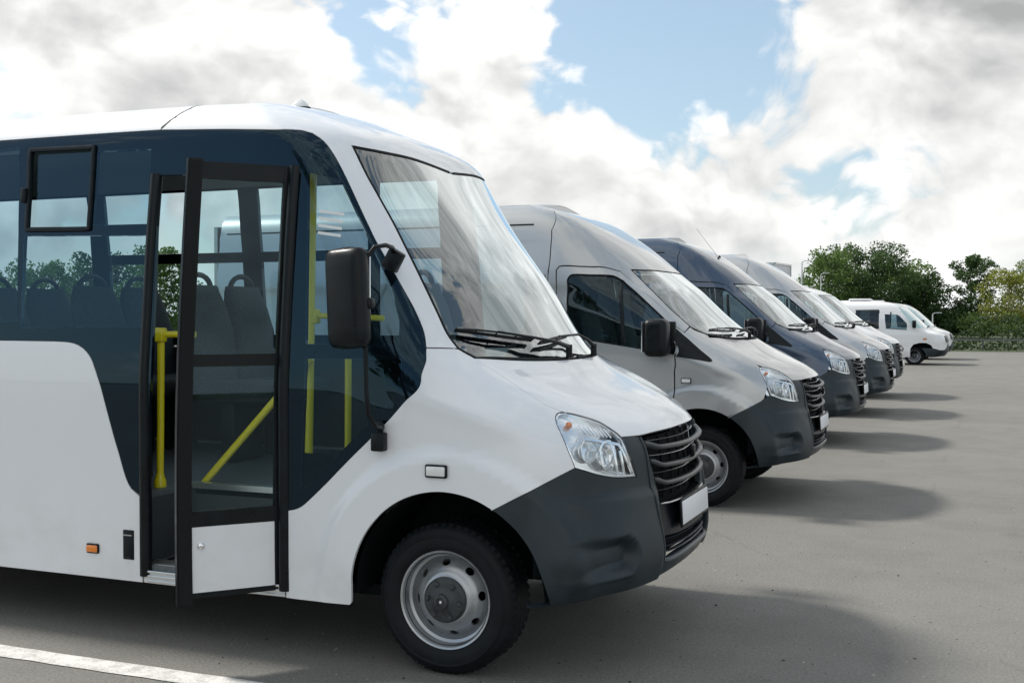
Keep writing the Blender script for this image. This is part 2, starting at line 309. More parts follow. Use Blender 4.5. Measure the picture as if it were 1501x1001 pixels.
FAR_ROWS=[[(0.9,-0,0.29),(0.881,-0.31,0.29),(0.828,-0.53,0.29),(0.745,-0.699,0.282),(0.642,-0.805,0.27),(0.531,-0.853,0.258),(0.33,-0.86,0.25),(0,-0.86,0.25),(-0.6,-0.86,0.25),(-1.5,-0.86,0.25),(-4.6,-0.86,0.25)],
 [(1,-0,0.42),(0.981,-0.324,0.42),(0.928,-0.555,0.42),(0.845,-0.732,0.416),(0.742,-0.843,0.41),(0.631,-0.892,0.404),(0.43,-0.9,0.4),(0,-0.9,0.4),(-0.6,-0.9,0.4),(-1.5,-0.9,0.4),(-4.6,-0.9,0.4)],
 [(1.02,-0,0.55),(1.002,-0.324,0.55),(0.953,-0.555,0.55),(0.875,-0.732,0.546),(0.779,-0.843,0.54),(0.676,-0.892,0.534),(0.48,-0.9,0.53),(0,-0.9,0.53),(-0.6,-0.9,0.53),(-1.5,-0.9,0.53),(-4.6,-0.9,0.53)],
 [(1.01,-0,0.72),(0.993,-0.324,0.72),(0.946,-0.555,0.72),(0.872,-0.732,0.716),(0.78,-0.843,0.71),(0.682,-0.892,0.704),(0.49,-0.9,0.7),(0,-0.9,0.7),(-0.6,-0.9,0.7),(-1.5,-0.9,0.7),(-4.6,-0.9,0.7)],
 [(0.99,-0,0.86),(0.974,-0.324,0.86),(0.929,-0.555,0.86),(0.859,-0.732,0.856),(0.772,-0.843,0.85),(0.678,-0.892,0.844),(0.49,-0.9,0.84),(0,-0.9,0.84),(-0.6,-0.9,0.84),(-1.5,-0.9,0.84),(-4.6,-0.9,0.84)],
 [(0.93,-0,0.95),(0.915,-0.324,0.95),(0.873,-0.555,0.95),(0.806,-0.732,0.946),(0.723,-0.843,0.94),(0.635,-0.892,0.934),(0.45,-0.9,0.93),(0,-0.9,0.93),(-0.6,-0.9,0.93),(-1.5,-0.9,0.93),(-4.6,-0.9,0.93)],
 [(0.7,-0,1.06),(0.685,-0.321,1.06),(0.646,-0.549,1.06),(0.583,-0.723,1.054),(0.505,-0.833,1.045),(0.421,-0.882,1.036),(0.24,-0.89,1.03),(0,-0.89,1.03),(-0.6,-0.89,1.03),(-1.5,-0.89,1.03),(-4.6,-0.89,1.03)],
 [(0.45,-0,1.165),(0.435,-0.317,1.165),(0.393,-0.543,1.165),(0.326,-0.715,1.162),(0.243,-0.824,1.157),(0.155,-0.873,1.153),(-0.03,-0.88,1.15),(-0.26,-0.88,1.15),(-0.6,-0.88,1.15),(-1.5,-0.88,1.15),(-4.6,-0.88,1.15)],
 [(0.2,-0,1.4),(0.186,-0.31,1.4),(0.149,-0.53,1.4),(0.09,-0.699,1.4),(0.016,-0.805,1.4),(-0.062,-0.853,1.4),(-0.24,-0.86,1.4),(-0.47,-0.86,1.4),(-0.72,-0.86,1.4),(-1.5,-0.86,1.4),(-4.6,-0.86,1.4)],
 [(-0.02,-0,1.6),(-0.032,-0.295,1.6),(-0.066,-0.506,1.6),(-0.12,-0.667,1.6),(-0.187,-0.768,1.6),(-0.258,-0.813,1.6),(-0.43,-0.82,1.6),(-0.66,-0.82,1.6),(-0.91,-0.82,1.6),(-1.5,-0.82,1.6),(-4.6,-0.82,1.6)],
 [(-0.24,-0,1.79),(-0.252,-0.277,1.79),(-0.283,-0.475,1.79),(-0.333,-0.626,1.79),(-0.395,-0.721,1.79),(-0.461,-0.763,1.79),(-0.63,-0.77,1.79),(-0.86,-0.77,1.79),(-1.11,-0.77,1.79),(-1.51,-0.77,1.79),(-4.6,-0.77,1.79)],
 [(-0.47,-0,1.92),(-0.481,-0.256,1.92),(-0.51,-0.438,1.92),(-0.556,-0.577,1.92),(-0.614,-0.665,1.92),(-0.675,-0.704,1.92),(-0.84,-0.71,1.92),(-1.07,-0.71,1.92),(-1.32,-0.71,1.92),(-1.72,-0.71,1.92),(-4.6,-0.71,1.92)],
 [(-0.78,-0,2),(-0.79,-0.216,2),(-0.818,-0.37,2),(-0.863,-0.488,2),(-0.918,-0.562,2),(-0.977,-0.595,2),(-1.14,-0.6,2),(-1.37,-0.6,2),(-1.62,-0.6,2),(-2.02,-0.6,2),(-4.6,-0.6,2)],
 [(-1.3,-0,2.04),(-1.309,-0.144,2.04),(-1.332,-0.247,2.04),(-1.369,-0.325,2.04),(-1.415,-0.375,2.04),(-1.464,-0.397,2.04),(-1.62,-0.4,2.04),(-1.85,-0.4,2.04),(-2.1,-0.4,2.04),(-2.5,-0.4,2.04),(-4.6,-0.4,2.04)]]
def spl(k):
    "matrix mapping values at knots -> second derivatives (natural cubic)"
    k=np.array(k,float);n=len(k);A=np.zeros((n,n));B=np.zeros((n,n));h=np.diff(k)
    A[0,0]=A[-1,-1]=1
    for i in range(1,n-1):
        A[i,i-1]=h[i-1];A[i,i]=2*(h[i-1]+h[i]);A[i,i+1]=h[i]
        B[i,i-1]=6/h[i-1];B[i,i]=-6/h[i-1]-6/h[i];B[i,i+1]=6/h[i]
    return np.linalg.solve(A,B)
def basis(k,M,q):
    "rows: weights for each q over knots"
    k=np.array(k,float);q=np.clip(np.asarray(q,float),k[0],k[-1]);i=np.clip(np.searchsorted(k,q,side='right')-1,0,len(k)-2)
    h=k[i+1]-k[i];a=(k[i+1]-q)/h;b=(q-k[i])/h;W=np.zeros((len(q),len(k)));r=np.arange(len(q))
    W[r,i]+=a;W[r,i+1]+=b
    W+=((a**3-a)*h*h/6)[:,None]*M[i]+((b**3-b)*h*h/6)[:,None]*M[i+1]
    return W
class Surf:
    def __init__(s,net,disp=None):
        s.P=np.array(net);s.Mu=spl(CU);s.Mt=spl(TV);s.disp=disp
    def raw(s,u,t):
        A=basis(CU,s.Mu,u);B=basis(TV,s.Mt,t)
        return np.einsum('qi,qj,ijk->qk',B,A,s.P)
    def nrm0(s,u,t,f,e=2e-3):
        u0=np.clip(u-e,CU[0],CU[-1]);u1=np.clip(u+e,CU[0],CU[-1]);t0=np.clip(t-e,TV[0],TV[-1]);t1=np.clip(t+e,TV[0],TV[-1])
        n=np.cross(f(u,t1)-f(u,t0),f(u1,t)-f(u0,t));n/=np.linalg.norm(n,axis=1)[:,None]+1e-12
        return n
    def pos(s,u,t):
        u=np.asarray(u,float);t=np.asarray(t,float)
        p=s.raw(u,t)
        if s.disp is not None:
            n=s.nrm0(u,t,s.raw);p=p+n*s.disp(p)[:,None]
        return p
    def nrm(s,u,t): return s.nrm0(np.asarray(u,float),np.asarray(t,float),s.pos)
def sm(a,b,x):
    t=np.clip((x-a)/(b-a),0,1);return t*t*(3-2*t)
FEAT={
 'bus':{
  'front_cap':[(3.274,2.522),(3.093,2.515),(2.889,2.51),(2.652,2.505),(2.297,2.496),(1.72,2.484),(1.246,2.482),(1.16,2.463),(1.126,2.413),(1.122,2.335),(1.129,2.217),(1.135,2.109),(1.138,2.004),(1.145,1.899),(1.136,1.781),(1.12,1.662),(1.096,1.541),(1.102,1.435),(1.148,1.35),(0.956,1.343),(0.941,1.339),(0.953,1.423),(0.954,1.524),(0.961,1.62),(0.962,1.714),(0.953,1.849),(0.94,1.984),(0.946,2.103),(0.955,2.228),(0.941,2.386),(0.848,2.378),(0.664,2.372),(0.372,2.373),(0,2.34),(0,2.95),(3.15,2.95),(3.13,2.7)],
  'windshield':[(0.873,1.277),(0.72,1.283),(0.5,1.282),(0.25,1.282),(0,1.282),(0,2.34),(0.372,2.373),(0.664,2.372),(0.848,2.378),(0.941,2.386),(0.955,2.228),(0.946,2.103),(0.94,1.984),(0.953,1.849),(0.962,1.714),(0.961,1.62),(0.954,1.524),(0.953,1.423),(0.941,1.339)],
  'hood':[(0.895,1.274),(0.882,1.187),(0.901,1.101),(0.922,1.011),(0.927,0.924),(0.914,0.85),(0.86,0.807),(0.811,0.797),(0.772,0.783),(0.699,0.747),(0.666,0.702),(0.637,0.657),(0.492,0.658),(0.367,0.665),(0.161,0.667),(0,0.668),(0,1.268),(0.3,1.268),(0.6,1.268)],
  'fender':[(1.152,1.346),(0.959,1.339),(0.945,1.335),(0.917,1.303),(0.895,1.274),(0.882,1.187),(0.901,1.101),(0.922,1.011),(0.927,0.924),(0.914,0.85),(0.86,0.807),(0.901,0.793),(0.938,0.762),(0.968,0.715),(0.987,0.635),(0.967,0.554),(1.046,0.533),(1.123,0.51),(1.275,0.463),(1.419,0.411),(1.42,0.418),(1.464,0.442),(1.509,0.46),(1.557,0.473),(1.606,0.481),(1.656,0.484),(1.705,0.481),(1.753,0.473),(1.8,0.46),(1.846,0.442),(1.889,0.419),(1.929,0.392),(1.965,0.36),(1.998,0.325),(2.026,0.286),(2.049,0.243),(2.067,0.198),(2.08,0.153),(2.087,0.11),(2.089,0.068),(2.093,0.01),(2.104,0),(2.127,0),(2.185,0),(2.255,0),(2.362,0.001),(2.439,0.003),(2.435,0.117),(2.434,0.24),(2.434,0.368),(2.394,0.374),(2.357,0.388),(2.321,0.413),(2.214,0.504),(2.145,0.568),(2.077,0.63),(1.989,0.702),(1.894,0.785),(1.739,0.966),(1.456,1.141),(1.238,1.261)],
  'headlight':[(0.86,0.807),(0.901,0.793),(0.938,0.762),(0.968,0.715),(0.987,0.635),(0.967,0.554),(0.916,0.539),(0.836,0.516),(0.727,0.497),(0.582,0.488),(0.625,0.589),(0.637,0.657),(0.666,0.702),(0.699,0.747),(0.772,0.783),(0.811,0.797)],
  'bumper':[(1.419,0.411),(1.275,0.463),(1.123,0.51),(1.046,0.533),(0.967,0.554),(0.916,0.539),(0.836,0.516),(0.727,0.497),(0.582,0.488),(0.625,0.589),(0.637,0.657),(0.567,0.657),(0.503,0.646),(0.494,0.572),(0.453,0.5),(0.428,0.426),(0.409,0.348),(0.418,0.268),(0.429,0.191),(0.408,0.065),(0.25,0.09),(0,0.09),(0,0),(0.3,0),(0.7,0),(1.1,0),(1.3,0),(1.152,0),(1.168,0),(1.187,0.046),(1.205,0.093),(1.222,0.139),(1.238,0.185),(1.256,0.229),(1.279,0.272),(1.305,0.312),(1.335,0.348),(1.368,0.38),(1.404,0.408)],
  'grille':[(0.567,0.657),(0.503,0.646),(0.494,0.572),(0.453,0.5),(0.428,0.426),(0.409,0.348),(0.418,0.268),(0.429,0.191),(0.408,0.065),(0.25,0.09),(0,0.09),(0,0.668),(0.161,0.667),(0.367,0.665),(0.492,0.658)],
  'side_panel':[(6.186,1.377),(3.862,1.37),(3.703,1.365),(3.641,1.346),(3.588,1.3),(3.549,1.229),(3.497,1.037),(3.452,0.793),(3.417,0.665),(3.381,0.565),(3.345,0.463),(3.314,0.414),(3.264,0.379),(3.257,0.357),(3.256,0.248),(3.255,0.14),(3.254,0.043),(3.252,0),(3.264,0),(3.568,0),(3.859,0),(4.139,0),(4.41,0),(4.675,0),(4.674,0.057),(4.681,0.116),(4.697,0.178),(4.721,0.24),(4.752,0.297),(4.79,0.346),(4.833,0.386),(4.881,0.417),(4.933,0.439),(4.987,0.449),(5.041,0.449),(5.095,0.439),(5.146,0.417),(5.194,0.386),(5.238,0.346),(5.276,0.297),(5.307,0.24),(5.33,0.179),(5.344,0.117),(5.35,0.058),(5.347,0),(5.558,0),(5.768,0),(5.977,0),(6.185,0),(6.185,0.26),(6.185,0.54),(6.185,0.845)],
  'band':[(6.187,2.512),(3.274,2.522),(3.093,2.515),(2.889,2.51),(2.652,2.505),(2.297,2.496),(1.72,2.484),(1.246,2.482),(1.16,2.463),(1.126,2.413),(1.122,2.335),(1.129,2.217),(1.135,2.109),(1.138,2.004),(1.145,1.899),(1.136,1.781),(1.12,1.662),(1.096,1.541),(1.102,1.435),(1.148,1.35),(1.238,1.261),(1.456,1.141),(1.739,0.966),(1.894,0.785),(1.989,0.702),(2.077,0.63),(2.145,0.568),(2.214,0.504),(2.321,0.413),(2.357,0.388),(2.394,0.374),(2.434,0.368),(2.446,0.392),(2.441,0.496),(2.434,0.6),(2.431,0.701),(2.426,0.829),(2.382,1.105),(2.32,1.326),(2.264,1.489),(2.205,1.635),(2.129,1.781),(2.024,1.925),(1.876,2.067),(1.772,2.142),(1.649,2.22),(2.097,2.225),(2.461,2.232),(2.764,2.239),(3.024,2.247),(3.253,2.254),(3.24,2.125),(3.227,1.999),(3.219,1.874),(3.213,1.747),(3.21,1.605),(3.207,1.458),(3.204,1.289),(3.203,1.052),(3.211,0.784),(3.223,0.645),(3.234,0.513),(3.245,0.38),(3.314,0.414),(3.345,0.463),(3.381,0.565),(3.417,0.665),(3.452,0.793),(3.497,1.037),(3.549,1.229),(3.588,1.3),(3.641,1.346),(3.703,1.365),(3.862,1.37),(6.186,1.381),(6.186,1.765),(6.186,2.132)],
  'roof_rear':[(6.187,2.518),(3.282,2.522),(3.14,2.7),(3.16,2.95),(6.18,2.95)],
  'sill':[(3.248,0.043),(3.086,0.045),(2.923,0.046),(2.76,0.047),(2.601,0.047),(2.445,0.047),(2.446,0.005),(2.602,0.004),(2.762,0.001),(2.924,0),(3.086,0),(3.248,0)],
  'band_far':[(6.187,2.512),(3.274,2.522),(3.093,2.515),(2.889,2.51),(2.652,2.505),(2.297,2.496),(1.72,2.484),(1.246,2.482),(1.16,2.463),(1.126,2.413),(1.122,2.335),(1.129,2.217),(1.135,2.109),(1.138,2.004),(1.145,1.899),(1.136,1.781),(1.12,1.662),(1.096,1.541),(1.102,1.435),(1.148,1.35),(1.238,1.261),(1.456,1.141),(1.739,0.966),(1.894,0.785),(1.989,0.702),(2.077,0.63),(2.145,0.568),(2.214,0.504),(2.321,0.413),(2.357,0.388),(2.394,0.374),(2.434,0.368),(2.377,1.268),(3.344,1.267),(4.144,1.266),(4.859,1.266),(5.532,1.267),(6.186,1.268),(6.186,1.607),(6.186,1.905),(6.186,2.202)],
  'side_far':[(2.381,1.252),(2.443,0.696),(2.435,0.386),(2.434,0.184),(2.436,0.002),(2.94,0.001),(3.416,0),(3.858,0),(4.275,0),(4.675,0),(4.674,0.057),(4.681,0.116),(4.697,0.178),(4.721,0.24),(4.752,0.297),(4.79,0.346),(4.833,0.386),(4.881,0.417),(4.933,0.439),(4.987,0.449),(5.041,0.449),(5.095,0.439),(5.146,0.417),(5.194,0.386),(5.238,0.346),(5.276,0.297),(5.307,0.24),(5.33,0.179),(5.344,0.117),(5.35,0.058),(5.347,0),(5.558,0),(5.768,0),(5.977,0),(6.185,0),(6.185,0.238),(6.185,0.497),(6.185,0.754),(6.186,1.252),(5.531,1.251),(4.858,1.251),(4.143,1.251),(3.344,1.252)],
  'f_a':[(1.999,2.434),(2.212,2.191),(2.356,1.979),(2.871,1.979),(3.277,1.979),(3.623,1.979),(3.932,1.979),(3.964,2.196),(3.978,2.42),(3.66,2.422),(3.291,2.424),(2.818,2.429)],
  'f_b':[(2.39,1.906),(2.469,1.65),(2.53,1.379),(2.914,1.379),(3.262,1.378),(3.581,1.377),(3.879,1.377),(3.901,1.65),(3.924,1.905),(3.616,1.905),(3.274,1.905),(2.879,1.906)],
  'f_c':[(4.112,2.42),(4.098,2.196),(4.065,1.979),(4.304,1.979),(4.531,1.979),(4.75,1.979),(4.963,1.979),(4.989,2.197),(5,2.418),(4.792,2.418),(4.576,2.419),(4.351,2.419)],
  'f_d':[(4.056,1.905),(4.032,1.65),(4.009,1.377),(4.246,1.377),(4.475,1.377),(4.698,1.377),(4.915,1.377),(4.936,1.65),(4.955,1.905),(4.742,1.905),(4.522,1.905),(4.294,1.905)],
  'f_e':[(5.107,2.418),(5.084,2.074),(5.054,1.735),(5.029,1.377),(5.272,1.377),(5.512,1.378),(5.748,1.378),(5.984,1.378),(5.989,1.735),(5.995,2.074),(5.999,2.418),(5.781,2.418),(5.561,2.418),(5.337,2.418)],
  'w_left':[(4.889,2.407),(4.181,2.463),(4.159,2.293),(4.127,2.131),(4.09,1.972),(4.064,1.814),(4.043,1.656),(4.022,1.494),(4.805,1.439),(4.831,1.767),(4.865,2.085)],
  'w_slide':[(4.102,2.441),(3.975,2.439),(3.844,2.437),(3.71,2.436),(3.702,2.279),(3.683,2.131),(3.663,1.986),(3.79,1.988),(3.916,1.991),(4.039,1.994),(4.067,2.139),(4.091,2.287)],
  'w_upper':[(3.688,2.41),(3.51,2.406),(3.32,2.403),(3.315,2.263),(3.304,2.131),(3.294,2.003),(3.474,2.005),(3.646,2.007),(3.665,2.137),(3.682,2.271)],
  'w_lower':[(4.048,1.961),(3.867,1.956),(3.682,1.952),(3.49,1.947),(3.291,1.943),(3.285,1.786),(3.281,1.628),(3.277,1.466),(3.461,1.463),(3.64,1.46),(3.817,1.457),(3.992,1.454),(4.01,1.627),(4.027,1.795)],
  'w_quart':[(1.453,2.269),(1.353,2.315),(1.244,2.345),(1.186,2.346),(1.168,2.31),(1.18,2.192),(1.184,2.076),(1.188,1.963),(1.198,1.849),(1.206,1.751),(1.207,1.652),(1.232,1.575),(1.256,1.496),(1.358,1.371),(1.635,1.372),(1.858,1.372),(2.036,1.372),(2.2,1.372),(2.137,1.532),(2.067,1.681),(1.975,1.829),(1.845,1.974),(1.669,2.118)],
  'w_quartlow':[(2.232,1.278),(2.077,1.28),(1.913,1.281),(1.718,1.282),(1.448,1.282),(1.718,1.113),(1.875,0.912),(1.982,0.782),(2.075,0.699),(2.156,0.629),(2.237,0.556),(2.321,0.481),(2.354,0.468),(2.347,0.581),(2.342,0.69),(2.336,0.823),(2.299,1.067)],
 },
 'spr':{
  'door_glass':[(2.206,2.004),(2.135,2.028),(1.849,2.02),(1.598,2.012),(1.412,2.003),(1.38,1.924),(1.383,1.712),(1.357,1.538),(1.447,1.392),(1.687,1.212),(1.924,1.233),(2.144,1.254),(2.349,1.274),(2.533,1.292),(2.522,1.512),(2.431,1.731)],
  'side_glass':[(2.189,2.292),(2.565,2.287),(2.9,2.283),(3.178,2.278),(3.41,2.274),(3.615,2.269),(3.511,2.006),(3.446,1.73),(3.422,1.509),(3.415,1.285),(3.28,1.283),(3.146,1.28),(3.014,1.278),(2.88,1.276),(2.744,1.274),(2.737,1.507),(2.667,1.737),(2.512,2.024)],
  'bumper':[(1.51,0.306),(1.424,0.304),(1.332,0.3),(1.222,0.296),(1.098,0.258),(0.915,0.214),(0.597,0.22),(0.3,0.4),(0,0.4),(0,0),(0.5,0),(1,0),(1.246,0.017),(1.411,0.139)],
  'grille':[(0,0.5),(0.5,0.5),(0.56,0.6),(0.52,0.72),(0,0.72)],
  'headlight':[(1.39,0.557),(1.32,0.55),(1.236,0.542),(1.023,0.469),(0.962,0.337),(1.12,0.353),(1.227,0.365),(1.339,0.457)],
  'windshield':[(0.094,2.623),(0.843,2.505),(0.973,2.423),(1.149,2.241),(1.198,2.015),(1.238,1.779),(1.245,1.582),(1.243,1.406),(1.181,1.333),(0.5,1.32),(0,1.32),(0,2.25),(0.5,2.25)],
 },
 'van':{
  'upper_body':[(1.137,1.362),(1.146,1.472),(1.066,1.591),(1.099,1.767),(1.107,1.963),(1.087,2.205),(1.124,2.307),(1.325,2.34),(1.728,2.344),(2.134,2.348),(2.637,2.35),(2.734,2.316),(2.777,2.172),(2.822,1.932),(2.907,0.009),(2.97,0.009),(2.886,2.19),(2.838,2.37),(2.756,2.487),(2.505,2.601),(1.347,2.784),(3.3,2.95),(0,2.95),(0,2.318),(0.3,2.318),(0.519,2.321),(0.802,2.32),(0.948,2.321),(0.944,2.207),(0.97,2.009),(0.986,1.835),(0.986,1.689),(0.962,1.571),(0.949,1.449)],
  'windshield':[(0.948,2.321),(0.944,2.207),(0.97,2.009),(0.986,1.835),(0.986,1.689),(0.962,1.571),(0.949,1.449),(0.926,1.407),(0.85,1.33),(0.72,1.3),(0.5,1.295),(0.25,1.295),(0,1.295),(0,2.318),(0.3,2.318),(0.519,2.321),(0.802,2.32)],
  'door':[(2.809,1.932),(2.761,2.171),(2.715,2.316),(2.633,2.344),(2.147,2.341),(1.748,2.337),(1.337,2.333),(1.132,2.301),(1.092,2.194),(1.112,1.951),(1.101,1.757),(1.065,1.581),(1.156,1.473),(1.459,1.246),(1.759,1.044),(1.839,0.815),(1.86,0.69),(1.868,0.557),(1.889,0.554),(1.985,0.426),(2.075,0.308),(2.133,0.119),(2.142,0.007),(2.392,0.009),(2.647,0.01),(2.9,0.009)],
  'door_glass':[(2.742,1.438),(2.698,1.657),(2.671,1.888),(2.585,2.187),(2.509,2.252),(2.405,2.275),(1.952,2.27),(1.375,2.265),(1.26,2.249),(1.204,2.193),(1.22,2.035),(1.234,1.886),(1.235,1.759),(1.224,1.64),(1.204,1.444),(1.472,1.25),(1.765,1.044),(1.908,1.08),(2.042,1.12),(2.178,1.156),(2.317,1.191),(2.46,1.227),(2.606,1.262),(2.719,1.29),(2.747,1.33)],
  'quarter':[(1.19,1.424),(1.202,1.268),(1.263,1.114),(1.36,0.936),(1.422,0.907),(1.59,0.965),(1.764,1.015),(1.472,1.229)],
  'rear_side':[(1.366,2.784),(2.524,2.601),(2.775,2.487),(2.852,2.371),(2.897,2.19),(2.979,0.009),(3.276,0.006),(3.557,0.004),(3.827,0.002),(4.087,0.001),(4.34,0),(4.338,0.057),(4.346,0.116),(4.363,0.178),(4.388,0.24),(4.42,0.297),(4.458,0.346),(4.502,0.386),(4.552,0.417),(4.605,0.438),(4.66,0.449),(4.715,0.449),(4.77,0.439),(4.823,0.417),(4.872,0.386),(4.917,0.346),(4.955,0.297),(4.987,0.24),(5.01,0.178),(5.025,0.117),(5.03,0.057),(5.027,0),(5.245,0.001),(5.461,0.004),(5.675,0.005),(5.888,0.008),(6.19,2.95),(3.3,2.95)],
  'hood':[(0.895,1.274),(0.882,1.187),(0.901,1.101),(0.922,1.011),(0.927,0.924),(0.914,0.85),(0.86,0.807),(0.811,0.797),(0.772,0.783),(0.699,0.747),(0.666,0.702),(0.637,0.657),(0.492,0.658),(0.367,0.665),(0.161,0.667),(0,0.668),(0,1.268),(0.3,1.268),(0.6,1.268)],
  'headlight':[(0.86,0.807),(0.901,0.793),(0.938,0.762),(0.968,0.715),(0.987,0.635),(0.967,0.554),(0.916,0.539),(0.836,0.516),(0.727,0.497),(0.582,0.488),(0.625,0.589),(0.637,0.657),(0.666,0.702),(0.699,0.747),(0.772,0.783),(0.811,0.797)],
  'bumper':[(1.419,0.411),(1.275,0.463),(1.123,0.51),(1.046,0.533),(0.967,0.554),(0.916,0.539),(0.836,0.516),(0.727,0.497),(0.582,0.488),(0.625,0.589),(0.637,0.657),(0.567,0.657),(0.503,0.646),(0.494,0.572),(0.453,0.5),(0.428,0.426),(0.409,0.348),(0.418,0.268),(0.429,0.191),(0.408,0.065),(0.25,0.09),(0,0.09),(0,0),(0.3,0),(0.7,0),(1.1,0),(1.3,0),(1.152,0),(1.168,0),(1.187,0.046),(1.205,0.093),(1.222,0.139),(1.238,0.185),(1.256,0.229),(1.279,0.272),(1.305,0.312),(1.335,0.348),(1.368,0.38),(1.404,0.408)],
  'grille':[(0.567,0.657),(0.503,0.646),(0.494,0.572),(0.453,0.5),(0.428,0.426),(0.409,0.348),(0.418,0.268),(0.429,0.191),(0.408,0.065),(0.25,0.09),(0,0.09),(0,0.668),(0.161,0.667),(0.367,0.665),(0.492,0.658)],
  'fender':[(1.148,1.353),(0.961,1.433),(0.951,1.387),(0.86,1.31),(0.895,1.274),(0.882,1.187),(0.901,1.101),(0.922,1.011),(0.927,0.924),(0.914,0.85),(0.86,0.807),(0.886,0.871),(0.901,0.948),(0.898,1.035),(0.882,1.123),(0.876,1.205),(0.901,0.793),(0.938,0.762),(0.968,0.715),(0.984,0.674),(0.987,0.635),(0.981,0.594),(0.967,0.554),(0.97,0.627),(0.936,0.704),(1.046,0.533),(1.123,0.51),(1.198,0.488),(1.275,0.463),(1.349,0.437),(1.419,0.411),(1.329,0.444),(1.235,0.475),(1.143,0.504),(1.055,0.53),(1.42,0.418),(1.464,0.442),(1.509,0.46),(1.557,0.473),(1.606,0.481),(1.656,0.484),(1.705,0.481),(1.753,0.473),(1.8,0.46),(1.846,0.442),(1.889,0.419),(1.929,0.392),(1.965,0.36),(1.998,0.325),(2.026,0.286),(2.049,0.243),(2.067,0.198),(2.08,0.153),(2.087,0.11),(2.089,0.068),(1.876,0.179),(1.663,0.303),(2.093,0.01),(2.104,0),(2.127,0.007),(2.123,0.119),(2.066,0.308),(1.975,0.426),(1.879,0.553),(1.859,0.558),(1.851,0.69),(1.83,0.815),(1.747,1.044),(1.437,1.245),(1.161,1.453)],
 },
}
def disp_cab(p):
    "wheel-arch flare, shelf and fog-lamp pocket of the bumper"
    x = p[:, 0]; y = -p[:, 1]; z = p[:, 2]
    r = np.hypot(x-.02, z-.36); d = .020*sm(.66, .585, r)*sm(.15, .45, z)*sm(.75, .95, y)
    fr = sm(.50, .62, x)                                    # only the nose
    d += .016*sm(.805, .765, z)*sm(.30, .42, z)*sm(.47, .60, x)*sm(.40, .46, y)
    yc = np.clip(y, .745, .97); dist = np.hypot((y-yc)*.85, z-.538)      # capsule-shaped hollow, deepest at the fog-lamp end
    d -= .058*sm(.088, .044, dist)*sm(.985, .76, y)*sm(.40, .50, x)
    d += .006*np.exp(-((z-.452)/.010)**2)*sm(.66, .72, y)*sm(1.0, .9, y)*sm(.42, .5, x)
    d += .018*np.exp(-((z-1.16+.28*(x-.1))/.05)**2)*sm(.93, .99, y)*sm(.55, .30, x)*sm(-.35, -.05, x)*.55
    return d
